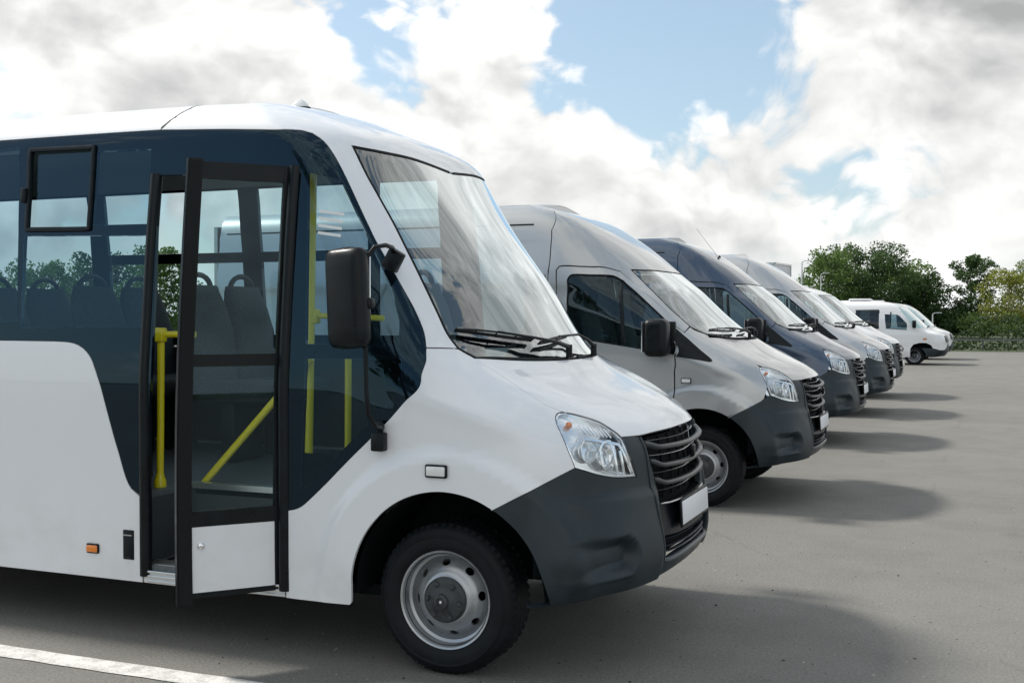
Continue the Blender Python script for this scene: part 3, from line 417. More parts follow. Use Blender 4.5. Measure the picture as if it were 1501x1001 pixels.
def panel(name, S, loop, parent, m, holes=(), off=0.0, th=.016, gap=.0028, res=.03, side=-1, rim=None, edge=None, corner=38, lift=None):
    "trimmed piece of skin S. side -1: near half, +1: mirrored half, 0: both joined"
    loops = [smooth_loop(loop, res*.8, corner)]+[smooth_loop(h, res*.8, corner) for h in holes]
    ins = []
    for i, L in enumerate(loops):
        g = gap if i == 0 else -gap
        Q = inset(L, np.full(len(L), g)); c = L[:, 0] < .004; Q[c, 0] = 0; Q[:, 0] = np.clip(Q[:, 0], 0, CU[-1]); Q[:, 1] = np.clip(Q[:, 1], TV[0], TV[-1]); ins.append(Q)
    u0, v0 = ins[0].min(0); u1, v1 = ins[0].max(0)
    us = np.concatenate([np.arange(u0, min(u1, 2.3), res), np.arange(max(u0, 2.3), u1, max(res, .10))]) if u1 > 2.3 else np.arange(u0, u1, res)
    vs = np.arange(v0+res*.5, v1, res if u0 < 2.2 else max(res, .04))
    G = np.stack(np.meshgrid(us, vs), -1).reshape(-1, 2)
    if len(G):
        G = G[inside(G, ins)]
        if len(G):
            dd = np.min([segdist(G, L) for L in ins], 0); G = G[dd > res*.45]
    v, f = cdt(ins, G)
    P = S.pos(v[:, 0], v[:, 1]); N = S.nrm(v[:, 0], v[:, 1])
    N[v[:, 0] < .003, 1] = 0; N /= np.linalg.norm(N, axis=1)[:, None]
    o = off if lift is None else off+lift(P)
    P = P+N*(o if np.isscalar(o) else o[:, None])
    V = [P]; NN = [N]; F = [tuple(t) for t in f]; MI = [0]*len(f); k = len(P)
    if th:
        for Q, L in zip(ins, loops):
            n = len(Q); Lc = L.copy(); c = L[:, 0] < .004; Lc[c, 0] = 0; Lc[:, 0] = np.clip(Lc[:, 0], 0, CU[-1]); Lc[:, 1] = np.clip(Lc[:, 1], TV[0], TV[-1])
            Q2 = Q+(Lc-Q)*.55
            p0 = S.pos(Q[:, 0], Q[:, 1]); n0 = S.nrm(Q[:, 0], Q[:, 1]); p1 = S.pos(Q2[:, 0], Q2[:, 1]); n1 = S.nrm(Q2[:, 0], Q2[:, 1])
            oo = np.full((n, 1), off) if lift is None else off+lift(p0)[:, None]
            outw = p1-p0; outw /= (np.linalg.norm(outw, axis=1)[:, None]+1e-9)
            r0 = p0+n0*oo; r1 = p1+n1*(oo-.0022); r2 = p1+n1*(oo-th)
            nm = n0+outw; nm /= np.linalg.norm(nm, axis=1)[:, None]+1e-9
            V += [r0, r1, r1, r2]; NN += [n0, nm, outw, outw]
            for i in range(n):
                j = (i+1) % n
                if Q[i, 0] < .004 and Q[j, 0] < .004: continue
                F += [(k+i, k+j, k+n+j, k+n+i), (k+2*n+i, k+2*n+j, k+3*n+j, k+3*n+i)]; MI += [0, 1 if rim else 0]
            k += 4*n
    V = np.concatenate(V); NN = np.concatenate(NN)
    # orientation: face normal must agree with the skin normal
    Fn = []
    for t in F:
        a, b, c = V[t[0]], V[t[1]], V[t[2]]
        g = np.cross(b-a, c-a); Fn.append(t if g@(NN[t[0]]+NN[t[1]]+NN[t[2]]) >= 0 else t[::-1])
    mirr = np.array([1, -1, 1])
    if side == 1: V = V*mirr; NN = NN*mirr; Fn = [t[::-1] for t in Fn]
    elif side == 0:
        n = len(V); V = np.concatenate([V, V*mirr]); NN = np.concatenate([NN, NN*mirr])
        Fn = Fn+[tuple(a+n for a in t)[::-1] for t in Fn]; MI = MI+MI
    return custom_mesh(name, V, Fn, NN, [m]+([rim] if rim else []), MI, parent)
def spt(S, u, t, off=0.0):
    "point on the skin; negative u is the far half"
    u = np.atleast_1d(np.asarray(u, float)); t = np.atleast_1d(np.asarray(t, float))
    p = S.pos(np.abs(u), t); n = S.nrm(np.abs(u), t); n[np.abs(u) < .003, 1] = 0
    s = np.where(u < 0, -1, 1)[:, None]*np.array([[0, 1, 0]])+np.array([[1, 0, 1]])
    return (p+n*off)*s, n*s
def sweep(name, S, us, ts, hw, hh, off, parent, m, n=10, tilt=None):
    "bar that follows the skin: hw out from it, hh along it"
    us = np.asarray(us, float); ts = np.broadcast_to(np.asarray(ts, float), us.shape); off = np.broadcast_to(np.asarray(off, float), us.shape)
    hw = np.broadcast_to(np.asarray(hw, float), us.shape); hh = np.broadcast_to(np.asarray(hh, float), us.shape)
    p, nn = spt(S, us, ts); p = p+nn*off[:, None]
    tg = np.gradient(p, axis=0); tg /= np.linalg.norm(tg, axis=1)[:, None]+1e-9
    b = np.cross(nn, tg); b /= np.linalg.norm(b, axis=1)[:, None]+1e-9
    o = MB(); vs = []
    for i in range(len(us)):
        for k in range(n):
            a = 2*math.pi*k/n; c, s_ = math.cos(a), math.sin(a)
            c = math.copysign(abs(c)**.7, c); s_ = math.copysign(abs(s_)**.7, s_)
            vs.append(p[i]+nn[i]*hw[i]*c+b[i]*hh[i]*s_)
    L = len(us); fs = [(i*n+k, i*n+(k+1) % n, (i+1)*n+(k+1) % n, (i+1)*n+k) for i in range(L-1) for k in range(n)]
    fs += [tuple(range(n))[::-1], tuple((L-1)*n+k for k in range(n))]
    o.add(vs, fs, m); ob = o.build(name, parent, 50)
    fix_normals(ob); return ob
def fix_normals(ob):
    bm = bmesh.new(); bm.from_mesh(ob.data); bmesh.ops.recalc_face_normals(bm, faces=bm.faces); bm.to_mesh(ob.data); bm.free()
def roof_cap(name, S, u0, u1, parent, m, crown=.045, n=24):
    us = np.linspace(u0, u1, n); e, _ = spt(S, us, np.full(n, TV[-1])); o = MB(); k = 13; vs = []
    for q in e:
        for j in range(k):
            a = -1+2*j/(k-1); y = a*abs(q[1]); vs.append((q[0], y, q[2]+crown*(1-a*a)*min(1, abs(q[1])/.3)))
    o.add(vs, [(i*k+j, i*k+j+1, (i+1)*k+j+1, (i+1)*k+j) for i in range(n-1) for j in range(k-1)], m)
    ob = o.build(name, parent, 60); fix_normals(ob); return ob

# ------------------------------------------------------------------ shared vehicle parts
AX = Matrix.Rotation(R(90), 4, 'X')          # lathe axis z -> world -y (outwards on the near side)
def make_wheel(parent, x, y, side=-1, r=.33, rim_m='steel_rim', steer=0.0):
    "steel disc wheel; y is the plane of the rim flange"
    rot = Matrix.Rotation(math.pi if side > 0 else 0, 4, 'Z')
    k = r/.33
    prof = [(.150,-.105),(.178,-.10),(.186,-.052),(.198,-.046),(.203,-.012),(.2085,0),(.2165,.004),(.2195,-.004),(.2195,-.016)]
    disc_r = np.array([.085,.098,.112,.120,.128,.140,.168,.178,.186]); disc_h = np.array([-.012,-.010,-.013,-.022,-.030,-.038,-.068,-.084,-.086])
    o = MB(); o.lathe([(a*k, b) for a, b in prof], rim_m, AX, 72)
    # disc with eight oval ventilation holes
    th = np.linspace(0, 2*np.pi, 73)[:-1]
    outer = np.stack([.186*np.cos(th), .186*np.sin(th)], 1); inner = np.stack([.085*np.cos(th), .085*np.sin(th)], 1)
    holes = []
    for q in range(8):
        a = 2*np.pi*q/8+.42; s = np.linspace(0, 2*np.pi, 15)[:-1]
        lx = .0125*np.cos(s); ly = .0215*np.sin(s); holes.append(np.stack([(.155+lx)*np.cos(a)-ly*np.sin(a), (.155+lx)*np.sin(a)+ly*np.cos(a)], 1))
    G = np.array([(q*math.cos(a), q*math.sin(a)) for q in np.linspace(.09, .182, 12) for a in np.linspace(0, 2*np.pi, 97)[:-1]])
    lp = [outer, inner]+holes; G = G[inside(G, lp)]; dd = np.min([segdist(G, L) for L in lp], 0); G = G[dd > .003]
    v, f = cdt(lp, G); h = np.interp(np.hypot(*v.T), disc_r, disc_h)
    o.add([(a*k, -hh, b*k) for (a, b), hh in zip(v, h)], [t[::-1] for t in f.tolist()], rim_m)
    for H in holes:
        n = len(H); hh = np.interp(np.hypot(*H.T), disc_r, disc_h)
        o.add([(a*k, -b, c*k) for (a, c), b in zip(H, hh)]+[(a*k, -b+.012, c*k) for (a, c), b in zip(H*.985, hh)], [(i, (i+1) % n, n+(i+1) % n, n+i) for i in range(n)], rim_m)
    o.lathe([(.184*k, -.10), (.15*k, -.15), (0.001, -.15)], 'interior_dark', AX, 32)
    w = o.build('wheel', parent, 32); w.location = (x, y, r); w.rotation_euler = (0, random.uniform(0, 6) if side > 0 else .3, (math.pi if side > 0 else 0)+steer)
    t = MB()
    pr = [(.200,-.014),(.2185,-.001),(.228,.010),(.245,.019),(.262,.021),(.278,.0205),(.281,.024),(.286,.024),(.289,.019),(.303,.012),(.318,-.004),(.3265,-.022),(.3295,-.034),(.330,-.10),(.3295,-.166),(.3265,-.178),(.31,-.205),(.27,-.215),(.215,-.20)]
    t.lathe([(a*k, b) for a, b in pr], 'tyre_rubber', AX, 96)
    for q in range(56):
        a = 2*math.pi*q/56; c = math.cos(a); s = math.sin(a)
        for hh, da, w_, dp in ((-.016, 0, .022, .006), (-.052, .05, .028, .005), (-.10, 0, .03, .005), (-.150, .05, .028, .005), (-.184, 0, .022, .006)):
            aa = a+da; rr = .3238*k if dp > .0055 else .3280*k; tl = R(-38) if hh > -.03 else (R(38) if hh < -.17 else 0)
            M = Matrix.Rotation(-aa, 3, 'Y')@Matrix.Rotation(R(90), 3, 'Y')
            M = M@Matrix.Rotation(-tl, 3, 'X')
            t.box(Vector((rr*math.cos(aa), -hh, rr*math.sin(aa))), (.021, w_, dp), 'tyre_rubber', M)
    t.build('tyre', w, 35)
    h = MB(); h.lathe([(.101*k,-.012),(.100*k,.002),(.090*k,.012),(.074*k,.016),(.060*k,.0165),(.050*k,.022),(.034*k,.030),(.031*k,.042),(.020*k,.046),(.0185*k,.040),(.001,.040)], 'hub_dark', AX, 48)
    h.lathe([(.006,.040),(.006,.044),(.001,.045)], 'chrome', AX, 12); h.build('hub_cap', w, 30)
    for q in range(6):
        a = 2*math.pi*q/6+.2; bm_ = MB()
        bm_.lathe([(.013,.010),(.013,.021),(.010,.025),(.001,.026)], 'hub_dark', Matrix.Translation((.077*k*math.cos(a), 0, .077*k*math.sin(a)))@AX, 6)
        bm_.build('wheel_nut', w, 30)
    return w
def wheel_liner(parent, x, y0, y1, r, m='interior_dark', z0=.36):
    o = MB(); n = 24; vs = []
    for a in np.linspace(R(0), R(184), n):
        for y in (y0, y1): vs.append((x+r*math.cos(a), y, z0+r*math.sin(a)))
    o.add(vs, [(2*i, 2*i+1, 2*i+3, 2*i+2) for i in range(n-1)], m)
    o.add([(x+r*math.cos(a), y1, z0+r*math.sin(a)) for a in np.linspace(R(0), R(184), n)], [tuple(range(n))], m)
    return o.build('wheel_liner', parent)
def make_headlight(S, loop, parent, side):
    f = -1 if side < 0 else 1
    lens = panel('headlight', S, loop, parent, 'lens_glass', off=.001, th=.012, gap=.004, res=.02, side=side, rim='black_plastic')
    pts = np.array(loop); c = pts.mean(0)
    panel('bezel', S, c+(pts-c)*1.0, lens, 'chrome', holes=[c+(pts-c)*.925], off=-.006, th=.02, gap=.003, res=.02, side=side)
    # stepped reflector bowl behind the lens
    pass
    panel('reflector', S, c+(pts-c)*.985, lens, 'reflector', off=-.014, th=0, gap=.003, res=.018, side=side, lift=lambda P: -.012-.045*sm(1.085, 1.05, P[:, 2])*sm(.88, .92, P[:, 2]+.02))
    def dish(name, u, t, r, depth, back, m, yaw=20, hood=False):
        p, n = spt(S, [u], [t]); p = Vector(p[0])-Vector(n[0])*back; ax = Vector((math.cos(R(yaw)), -math.sin(R(yaw)), .05)).normalized()
        M = Matrix.Translation(p)@ax.to_track_quat('Z', 'Y').to_matrix().to_4x4()
        o = MB(); pr = [(r*1.12, -.002), (r*1.10, .004), (r*1.02, .005), (r, 0)]
        pr += [(r*math.cos(a), -depth*math.sin(a)) for a in np.linspace(.15, 1.45, 9)]
        o.lathe(pr, m, M, 36)
        if hood: o.lathe([(r*.96, -.004), (r*.8, .012), (r*.5, .022), (.001, .026)], 'lens_glass', M, 32)
        b = o.build(name, lens, 40)
        if f > 0: mirror_mesh(b)
    dish('projector_lamp', .842, .615, .050, .05, .040, 'reflector', 25, True)
    dish('reflector_bowl', .735, .585, .062, .05, .034, 'chrome', 15)
    bb = MB(); p, n = spt(S, [.885], [.735]); q = Vector(p[0])-Vector(n[0])*.012; bb.lathe([(.001,.016),(.010,.013),(.014,0),(.012,-.012)][::-1], 'orange_bulb', Matrix.Translation(q)@Matrix.Rotation(R(70), 4, 'X'), 16)
    b = bb.build('indicator_bulb', lens)
    if f > 0: mirror_mesh(b)
    for (u0, t0, u1, t1) in ((.86,.665,.665,.628), (.665,.628,.605,.51), (.70,.50,.715,.635), (.655,.495,.668,.60)):
        us = np.linspace(u0, u1, 8); ts = np.linspace(t0, t1, 8)
        s_ = sweep('chrome_strip', S, us, ts, .004, .007, -.016, lens, 'chrome', 8)
        if f > 0: mirror_mesh(s_)
    for q in range(7):
        u = .83-.022*q; s_ = sweep('lens_rib', S, [u, u-.004], [.735-.004*q, .685-.004*q], .003, .004, -.014, lens, 'reflector', 6)
        if f > 0: mirror_mesh(s_)
    return lens
def mirror_mesh(ob):
    me = ob.data; co = np.empty(len(me.vertices)*3, np.float32); me.vertices.foreach_get('co', co); co = co.reshape(-1, 3); co[:, 1] *= -1
    me.vertices.foreach_set('co', co.ravel()); me.flip_normals(); me.update()
def make_front(S, F, root, paint_m):
    "hood, headlights, bumper, grille, plate: the same on the bus and the vans"
    panel('hood', S, F['hood'], root, paint_m, side=0, res=.03)
    make_headlight(S, F['headlight'], root, -1); make_headlight(S, F['headlight'], root, 1)
    bp = panel('bumper', S, F['bumper'], root, 'bumper_plastic', side=0, res=.017, th=.03, gap=.002)
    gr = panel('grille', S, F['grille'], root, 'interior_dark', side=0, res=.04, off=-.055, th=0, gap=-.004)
    rimu = np.concatenate([np.linspace(.545, .50, 4), np.linspace(.50, .43, 12)]); 
    def bar(name, tl, tc, ul, hh, hw, off, m, wing=0.0, par=gr, n=10):
        us = np.linspace(-ul, ul, 41); a = np.abs(us)/ul
        ts = tc+(tl-tc)*a**1.5+wing*sm(.80, 1.0, a)
        h = hh*(1-.15*a)*(1+.2*sm(.78, .97, a)*(wing > 0)); h = h*(1-.45*sm(.97, 1.0, a))
        return sweep(name, S, us, ts, hw, h, off-.018*sm(.8, 1, a), par, m, n)
    bar('grille_bar', .597, .583, .492, .0125, .017, .006, 'grille_plastic', .020)
    bar('grille_bar', .523, .508, .470, .0125, .017, .006, 'grille_plastic', .020)
    bar('grille_bar', .444, .432, .440, .0125, .017, .006, 'grille_plastic', .020)
    for tl, tc, ul in ((.635,.622,.49), (.562,.548,.47), (.486,.474,.45), (.405,.393,.42)):
        bar('grille_fin', tl, tc, ul, .0035, .010, -.030, 'bright_strip', 0, gr, 6)
    for q in range(7):                                     # dark uprights behind the bars
        u = -.39+.13*q; sweep('grille_upright', S, [u, u, u], [.66, .5, .36], .005, .006, -.046, gr, 'interior_dark', 6)
    # emblem: a small dark shield on the centre line
    p, n = spt(S, [0], [.55]); e = MB(); q = Vector(p[0])+Vector((.026, 0, -.004))
    out_ = [(-.026,.028),(.026,.028),(.031,.008),(.018,-.022),(0,-.036),(-.018,-.022),(-.031,.008)]
    e.add([(q.x, q.y+a, q.z+b) for a, b in out_]+[(q.x+.010, q.y+a*.72, q.z+b*.72) for a, b in out_]+[(q.x-.01, q.y+a, q.z+b) for a, b in out_],
          [(i, (i+1) % 7, 7+(i+1) % 7, 7+i) for i in range(7)]+[tuple(range(7, 14))]+[(14+i, 14+(i+1) % 7, (i+1) % 7, i) for i in range(7)], 'black_plastic')
    eb = e.build('emblem', gr, 25); fix_normals(eb)
    # blank panel that carries the plate, ledge, lower grille, trim strip
    lg = [(0, .335), (.20, .336), (.40, .343), (.405, .30), (.408, .205), (.25, .195), (0, .19)]
    pc = panel('plate_panel', S, lg, root, 'black_plastic', side=0, res=.04, off=-.006, th=.04, gap=0)
    bar('ledge', .345, .338, .395, .006, .012, .006, 'bright_strip', 0, pc, 8)
    for tt, in ((.178,), (.140,), (.112,)): bar('grille_fin', tt+.008, tt, .41, .004, .012, -.022, 'bumper_plastic', 0, gr, 6)
    bar('trim_strip', .082, .088, .43, .011, .010, .002, 'lip_grey', 0, bp, 8)
    for a, b in (((.506,.64),(.415,.10)),):
        for s in (1, -1):
            k = np.linspace(0, 1, 14); us = (.515-.085*k**.8)*s; ts = .645-.555*k
            sweep('grille_surround', S, us, ts, .010, .010, -.004, bp, 'bumper_plastic', 8)
    pl = MB(); pl.box(Vector((.872, 0, .655)), (.012, .535, .135), 'black_plastic', Matrix.Rotation(R(-3), 3, 'Y'), .004); fr = pl.build('plate_frame', root)
    pp = MB(); pp.box(Vector((.879, 0, .655)), (.004, .515, .108), 'plate_white', Matrix.Rotation(R(-3), 3, 'Y'), .0015); pp.build('number_plate', fr)
    # engine bay and under tray keep the gaps dark
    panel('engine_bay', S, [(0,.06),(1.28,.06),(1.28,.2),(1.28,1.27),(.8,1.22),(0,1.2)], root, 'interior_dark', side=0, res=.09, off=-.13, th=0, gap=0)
def side_lamp(parent, x, z, w, h, m, y=-1.03, frame='black_plastic', name='side_marker'):
    o = MB(); o.box(Vector((x, y-.004, z)), (w, .012, h), frame, None, .008, 3); b = o.build(name, parent)
    i = MB(); i.box(Vector((x, y-.011, z)), (w*.84, .012, h*.72), m, None, .005, 2); i.build('lens', b)
    return b
def make_wiper(S, parent, tip0, tip1, elbow, pivot, off=.012):
    a, na = spt(S, [tip0[0]], [tip0[1]]); b, nb = spt(S, [tip1[0]], [tip1[1]])
    us = np.linspace(tip0[0], tip1[0], 9); ts = np.linspace(tip0[1], tip1[1], 9); p, n = spt(S, us, ts)
    o = MB(); o.tube(p+n*(off+.002), .0045, 'rubber', 6); o.tube(p+n*(off+.014), .0045, 'black_plastic', 6)
    for k in (0, 2, 4, 6, 8): o.tube([p[k]+n[k]*(off+.002), p[k]+n[k]*(off+.026)], .004, 'black_plastic', 6)
    o.tube([p[0]+n[0]*(off+.018), p[2]+n[2]*(off+.032), p[4]+n[4]*(off+.036), p[6]+n[6]*(off+.032), p[8]+n[8]*(off+.018)], .005, 'black_plastic', 6)
    w = o.build('wiper', parent)
    pts = [(us[4], ts[4], off+.040), (elbow[0], elbow[1], off+.045), ((elbow[0]+pivot[0])/2, (elbow[1]+pivot[1])/2, off+.045), (pivot[0], pivot[1], off+.03)]
    q = np.concatenate([spt(S, [u], [t])[0]+spt(S, [u], [t])[1]*k for u, t, k in pts])
    m = MB(); m.tube(q, [.005, .0065, .009, .013], 'black_plastic', 8); m.tube([q[-1]-np.array([0, 0, .05]), q[-1]+np.array([0, 0, .012])], .016, 'black_plastic', 10)
    m.build('wiper_arm', w); return w
def make_seat(parent, x, y, z, face=1, w=.44):
    "coach seat with a grab loop on its backrest"
    o = MB(); o.box(Vector((x+.02*face, y, z+.42)), (.46, w, .12), 'seat_fabric', None, .05, 3); c = o.build('seat', parent)
    b = MB(); rows = [(.44, .40, -.20), (.60, .44, -.225), (.78, .45, -.25), (.92, .41, -.285), (1.02, .34, -.31), (1.06, .30, -.315)]
    vs = []; n = 16
    for h, ww, dx in rows:
        for k in range(n):
            a = 2*math.pi*k/n; cx, sy = math.cos(a), math.sin(a)
            vs.append((x+(dx+math.copysign(abs(cx)**.6, cx)*.055*(1 if h < 1.0 else .8))*face, y+math.copysign(abs(sy)**.55, sy)*ww/2, z+h))
    fs = [(i*n+k, i*n+(k+1) % n, (i+1)*n+(k+1) % n, (i+1)*n+k) for i in range(len(rows)-1) for k in range(n)]+[tuple((len(rows)-1)*n+k for k in range(n)), tuple(range(n))[::-1]]
    b.add(vs, fs, 'seat_fabric'); bo = b.build('backrest', c, 50); fix_normals(bo)
    h = MB(); h.tube([(x-.32*face, y+.12*math.cos(a), z+1.04+.085*math.sin(a)) for a in np.linspace(0, math.pi, 11)], .017, 'seat_plastic', 8); h.build('grab_loop', c)
    g = MB(); g.box(Vector((x, y, z+.18)), (.10, w*.7, .36), 'seat_plastic', None, .02); g.build('seat_leg', c)
    return c
def pole(parent, a, b, r=.0165, m='yellow_pole', clamps=()):
    o = MB(); o.tube([a, (Vector(a)+Vector(b))/2, b], r, m, 12); q = o.build('grab_pole', parent)
    for c, ax in clamps:
        k = MB(); k.box(Vector(c), (.055, .05, .075), m, None, .012, 3); k.build('pole_joint', q)
    return q

# ------------------------------------------------------------------ the ground
def ground():
    m = bpy.data.materials.new('asphalt'); m.use_nodes = True; MATS['asphalt'] = m
    b = NB(m.node_tree); pb = m.node_tree.nodes['Principled BSDF']; t = b.new('ShaderNodeTexCoord'); v = t.outputs['Object']
    big = b.noise(v, .22, 5, .6, .4); mid = b.noise(v, 1.7, 6, .65); fine = b.noise(v, 60, 3, .7); vf = b.noise(v, 260, 2, .6)
    st = b.vmath('MULTIPLY', v, (.25, 2.2, 1)); streak = b.noise(st, .8, 5, .6)
    vo = b.new('ShaderNodeTexVoronoi'); b.put(vo.inputs['Vector'], v); vo.inputs['Scale'].default_value = 95
    base = b.mix(b.ramp(big, .3, .7), (.178, .173, .156, 1), (.222, .217, .197, 1))
    base = b.mix(b.math('MULTIPLY', b.ramp(mid, .40, .75), .45), base, (.135, .131, .119, 1))
    base = b.mix(b.math('MULTIPLY', b.ramp(streak, .52, .75), .35), base, (.22, .216, .2, 1))
    grain = b.math('ADD', b.math('MULTIPLY', fine, .55), b.math('MULTIPLY', vf, .55))
    base = b.mix(b.ramp(grain, .36, .70, 0, .75), b.mix(1, base, b.mix(.5, base, (.05, .05, .05, 1))), b.mix(.28, base, (.42, .41, .38, 1)))
    spk = b.math('MULTIPLY', b.ramp(vo.outputs['Distance'], .16, .06), b.ramp(b.noise(v, 40, 1), .60, .68))
    base = b.mix(b.math('MULTIPLY', spk, .8), base, (.48, .46, .42, 1))
    oil = b.ramp(b.noise(v, .9, 4, .5, .6), .66, .78); base = b.mix(b.math('MULTIPLY', oil, .55), base, (.055, .055, .055, 1))
    vc = b.new('ShaderNodeTexVoronoi', feature='DISTANCE_TO_EDGE'); wv = b.vmath('ADD', v, b.vmath('SCALE', b.new('ShaderNodeTexNoise').outputs['Color'], scale=.0))
    b.put(vc.inputs['Vector'], wv); vc.inputs['Scale'].default_value = .16
    crack = b.math('MULTIPLY', b.ramp(vc.outputs['Distance'], .004, .0015), b.ramp(b.noise(v, .35, 2), .48, .56)); base = b.mix(b.math('MULTIPLY', crack, .12), base, (.04, .04, .04, 1))
    b.put(pb.inputs['Base Color'], base); b.put(pb.inputs['Roughness'], b.ramp(mid, .3, .7, .72, .88)); pb.inputs['Specular IOR Level'].default_value = .35
    bn_ = b.new('ShaderNodeBump'); bn_.inputs['Strength'].default_value = .55; bn_.inputs['Distance'].default_value = .006
    b.put(bn_.inputs['Height'], b.math('ADD', grain, b.math('MULTIPLY', vo.outputs['Distance'], .5))); b.l.new(bn_.outputs[0], pb.inputs['Normal'])
    o = MB(); o.add([(-160, -120, 0), (160, -120, 0), (160, 54, 0), (-160, 54, 0)], [(0, 1, 2, 3)], 'asphalt'); g = o.build('parking_lot', flat=True); tag(g, kind='structure')
    mg = bpy.data.materials.new('meadow'); mg.use_nodes = True; MATS['meadow'] = mg; b = NB(mg.node_tree); pb = mg.node_tree.nodes['Principled BSDF']; t = b.new('ShaderNodeTexCoord')
    f = b.noise(t.outputs['Object'], .6, 8, .7); b.put(pb.inputs['Base Color'], b.mix(b.ramp(f, .3, .7), (.035, .055, .018, 1), (.06, .075, .028, 1))); pb.inputs['Roughness'].default_value = .95
    o = MB(); n = 60
    vs = []
    for i in range(n+1):
        x = -900+1800*i/n; vs += [(x, 53.5, -.01), (x, 54.2, .02), (x, 1500, .05)]
    o.add(vs, [(3*i, 3*i+3, 3*i+4, 3*i+1) for i in range(n)]+[(3*i+1, 3*i+4, 3*i+5, 3*i+2) for i in range(n)], 'meadow'); g = o.build('meadow', flat=True); tag(g, kind='structure')
    o = MB(); o.add([(-900, -1500, -.02), (900, -1500, -.02), (900, 53.4, -.02), (-900, 53.4, -.02)], [(0, 1, 2, 3)], 'meadow'); g = o.build('terrain', flat=True); tag(g, kind='structure')
    ml = bpy.data.materials.new('road_paint'); ml.use_nodes = True; MATS['road_paint'] = ml; b = NB(ml.node_tree); pb = ml.node_tree.nodes['Principled BSDF']; t = b.new('ShaderNodeTexCoord')
    f = b.math('ADD', b.math('MULTIPLY', b.noise(t.outputs['Object'], 9, 6, .7), .6), b.math('MULTIPLY', b.noise(t.outputs['Object'], 120, 3, .7), .4))
    b.put(pb.inputs['Base Color'], b.mix(b.ramp(f, .42, .60), (.74, .73, .70, 1), (.46, .45, .43, 1))); pb.inputs['Roughness'].default_value = .75
    o = MB(); n = 90; vs = []
    for i in range(n+1):
        x = -9+9.2*i/n; vs += [(x, 3.965+random.uniform(-.004, .004), .004), (x, 4.105+random.uniform(-.004, .004), .004)]
    o.add(vs, [(2*i, 2*i+2, 2*i+3, 2*i+1) for i in range(n)], 'road_paint'); g = o.build('parking_line', flat=True); tag(g, kind='structure')
ground()
def grit():
    "loose stones and flecks lying on the tarmac"
    rg = np.random.default_rng(3)
    for name, m, col, n in (('grit', 'grit_pale', (.36, .345, .31), 2600), ('grit', 'grit_dark', (.035, .035, .033), 1500)):
        mat(m, col, .8); V = []; Fc = []
        for i in range(n):
            y = 3.2+abs(rg.normal(0, 1))*5.5; x = rg.uniform(-.45*y-1.5, .9*y+.6); s = rg.uniform(.0025, .0065)*(1 if rg.random() < .93 else 1.9)
            a = rg.uniform(0, 6.28); k = len(V); ca, sa = math.cos(a), math.sin(a); e = rg.uniform(.5, 1.0); z0 = .0005
            V += [(x+s*ca, y+s*sa, z0), (x-s*e*sa, y+s*e*ca, z0), (x-s*ca, y-s*sa, z0), (x+s*e*sa, y-s*e*ca, z0), (x, y, z0+s*rg.uniform(.35, .8))]
            Fc += [(k, k+1, k+4), (k+1, k+2, k+4), (k+2, k+3, k+4), (k+3, k, k+4)]
        o = MB(); o.add(V, Fc, m); g = o.build(name, flat=True); tag(g, 'pale loose grit scattered over the tarmac' if m == 'grit_pale' else 'dark crumbs and flecks scattered over the tarmac', 'grit', kind='stuff')
grit()

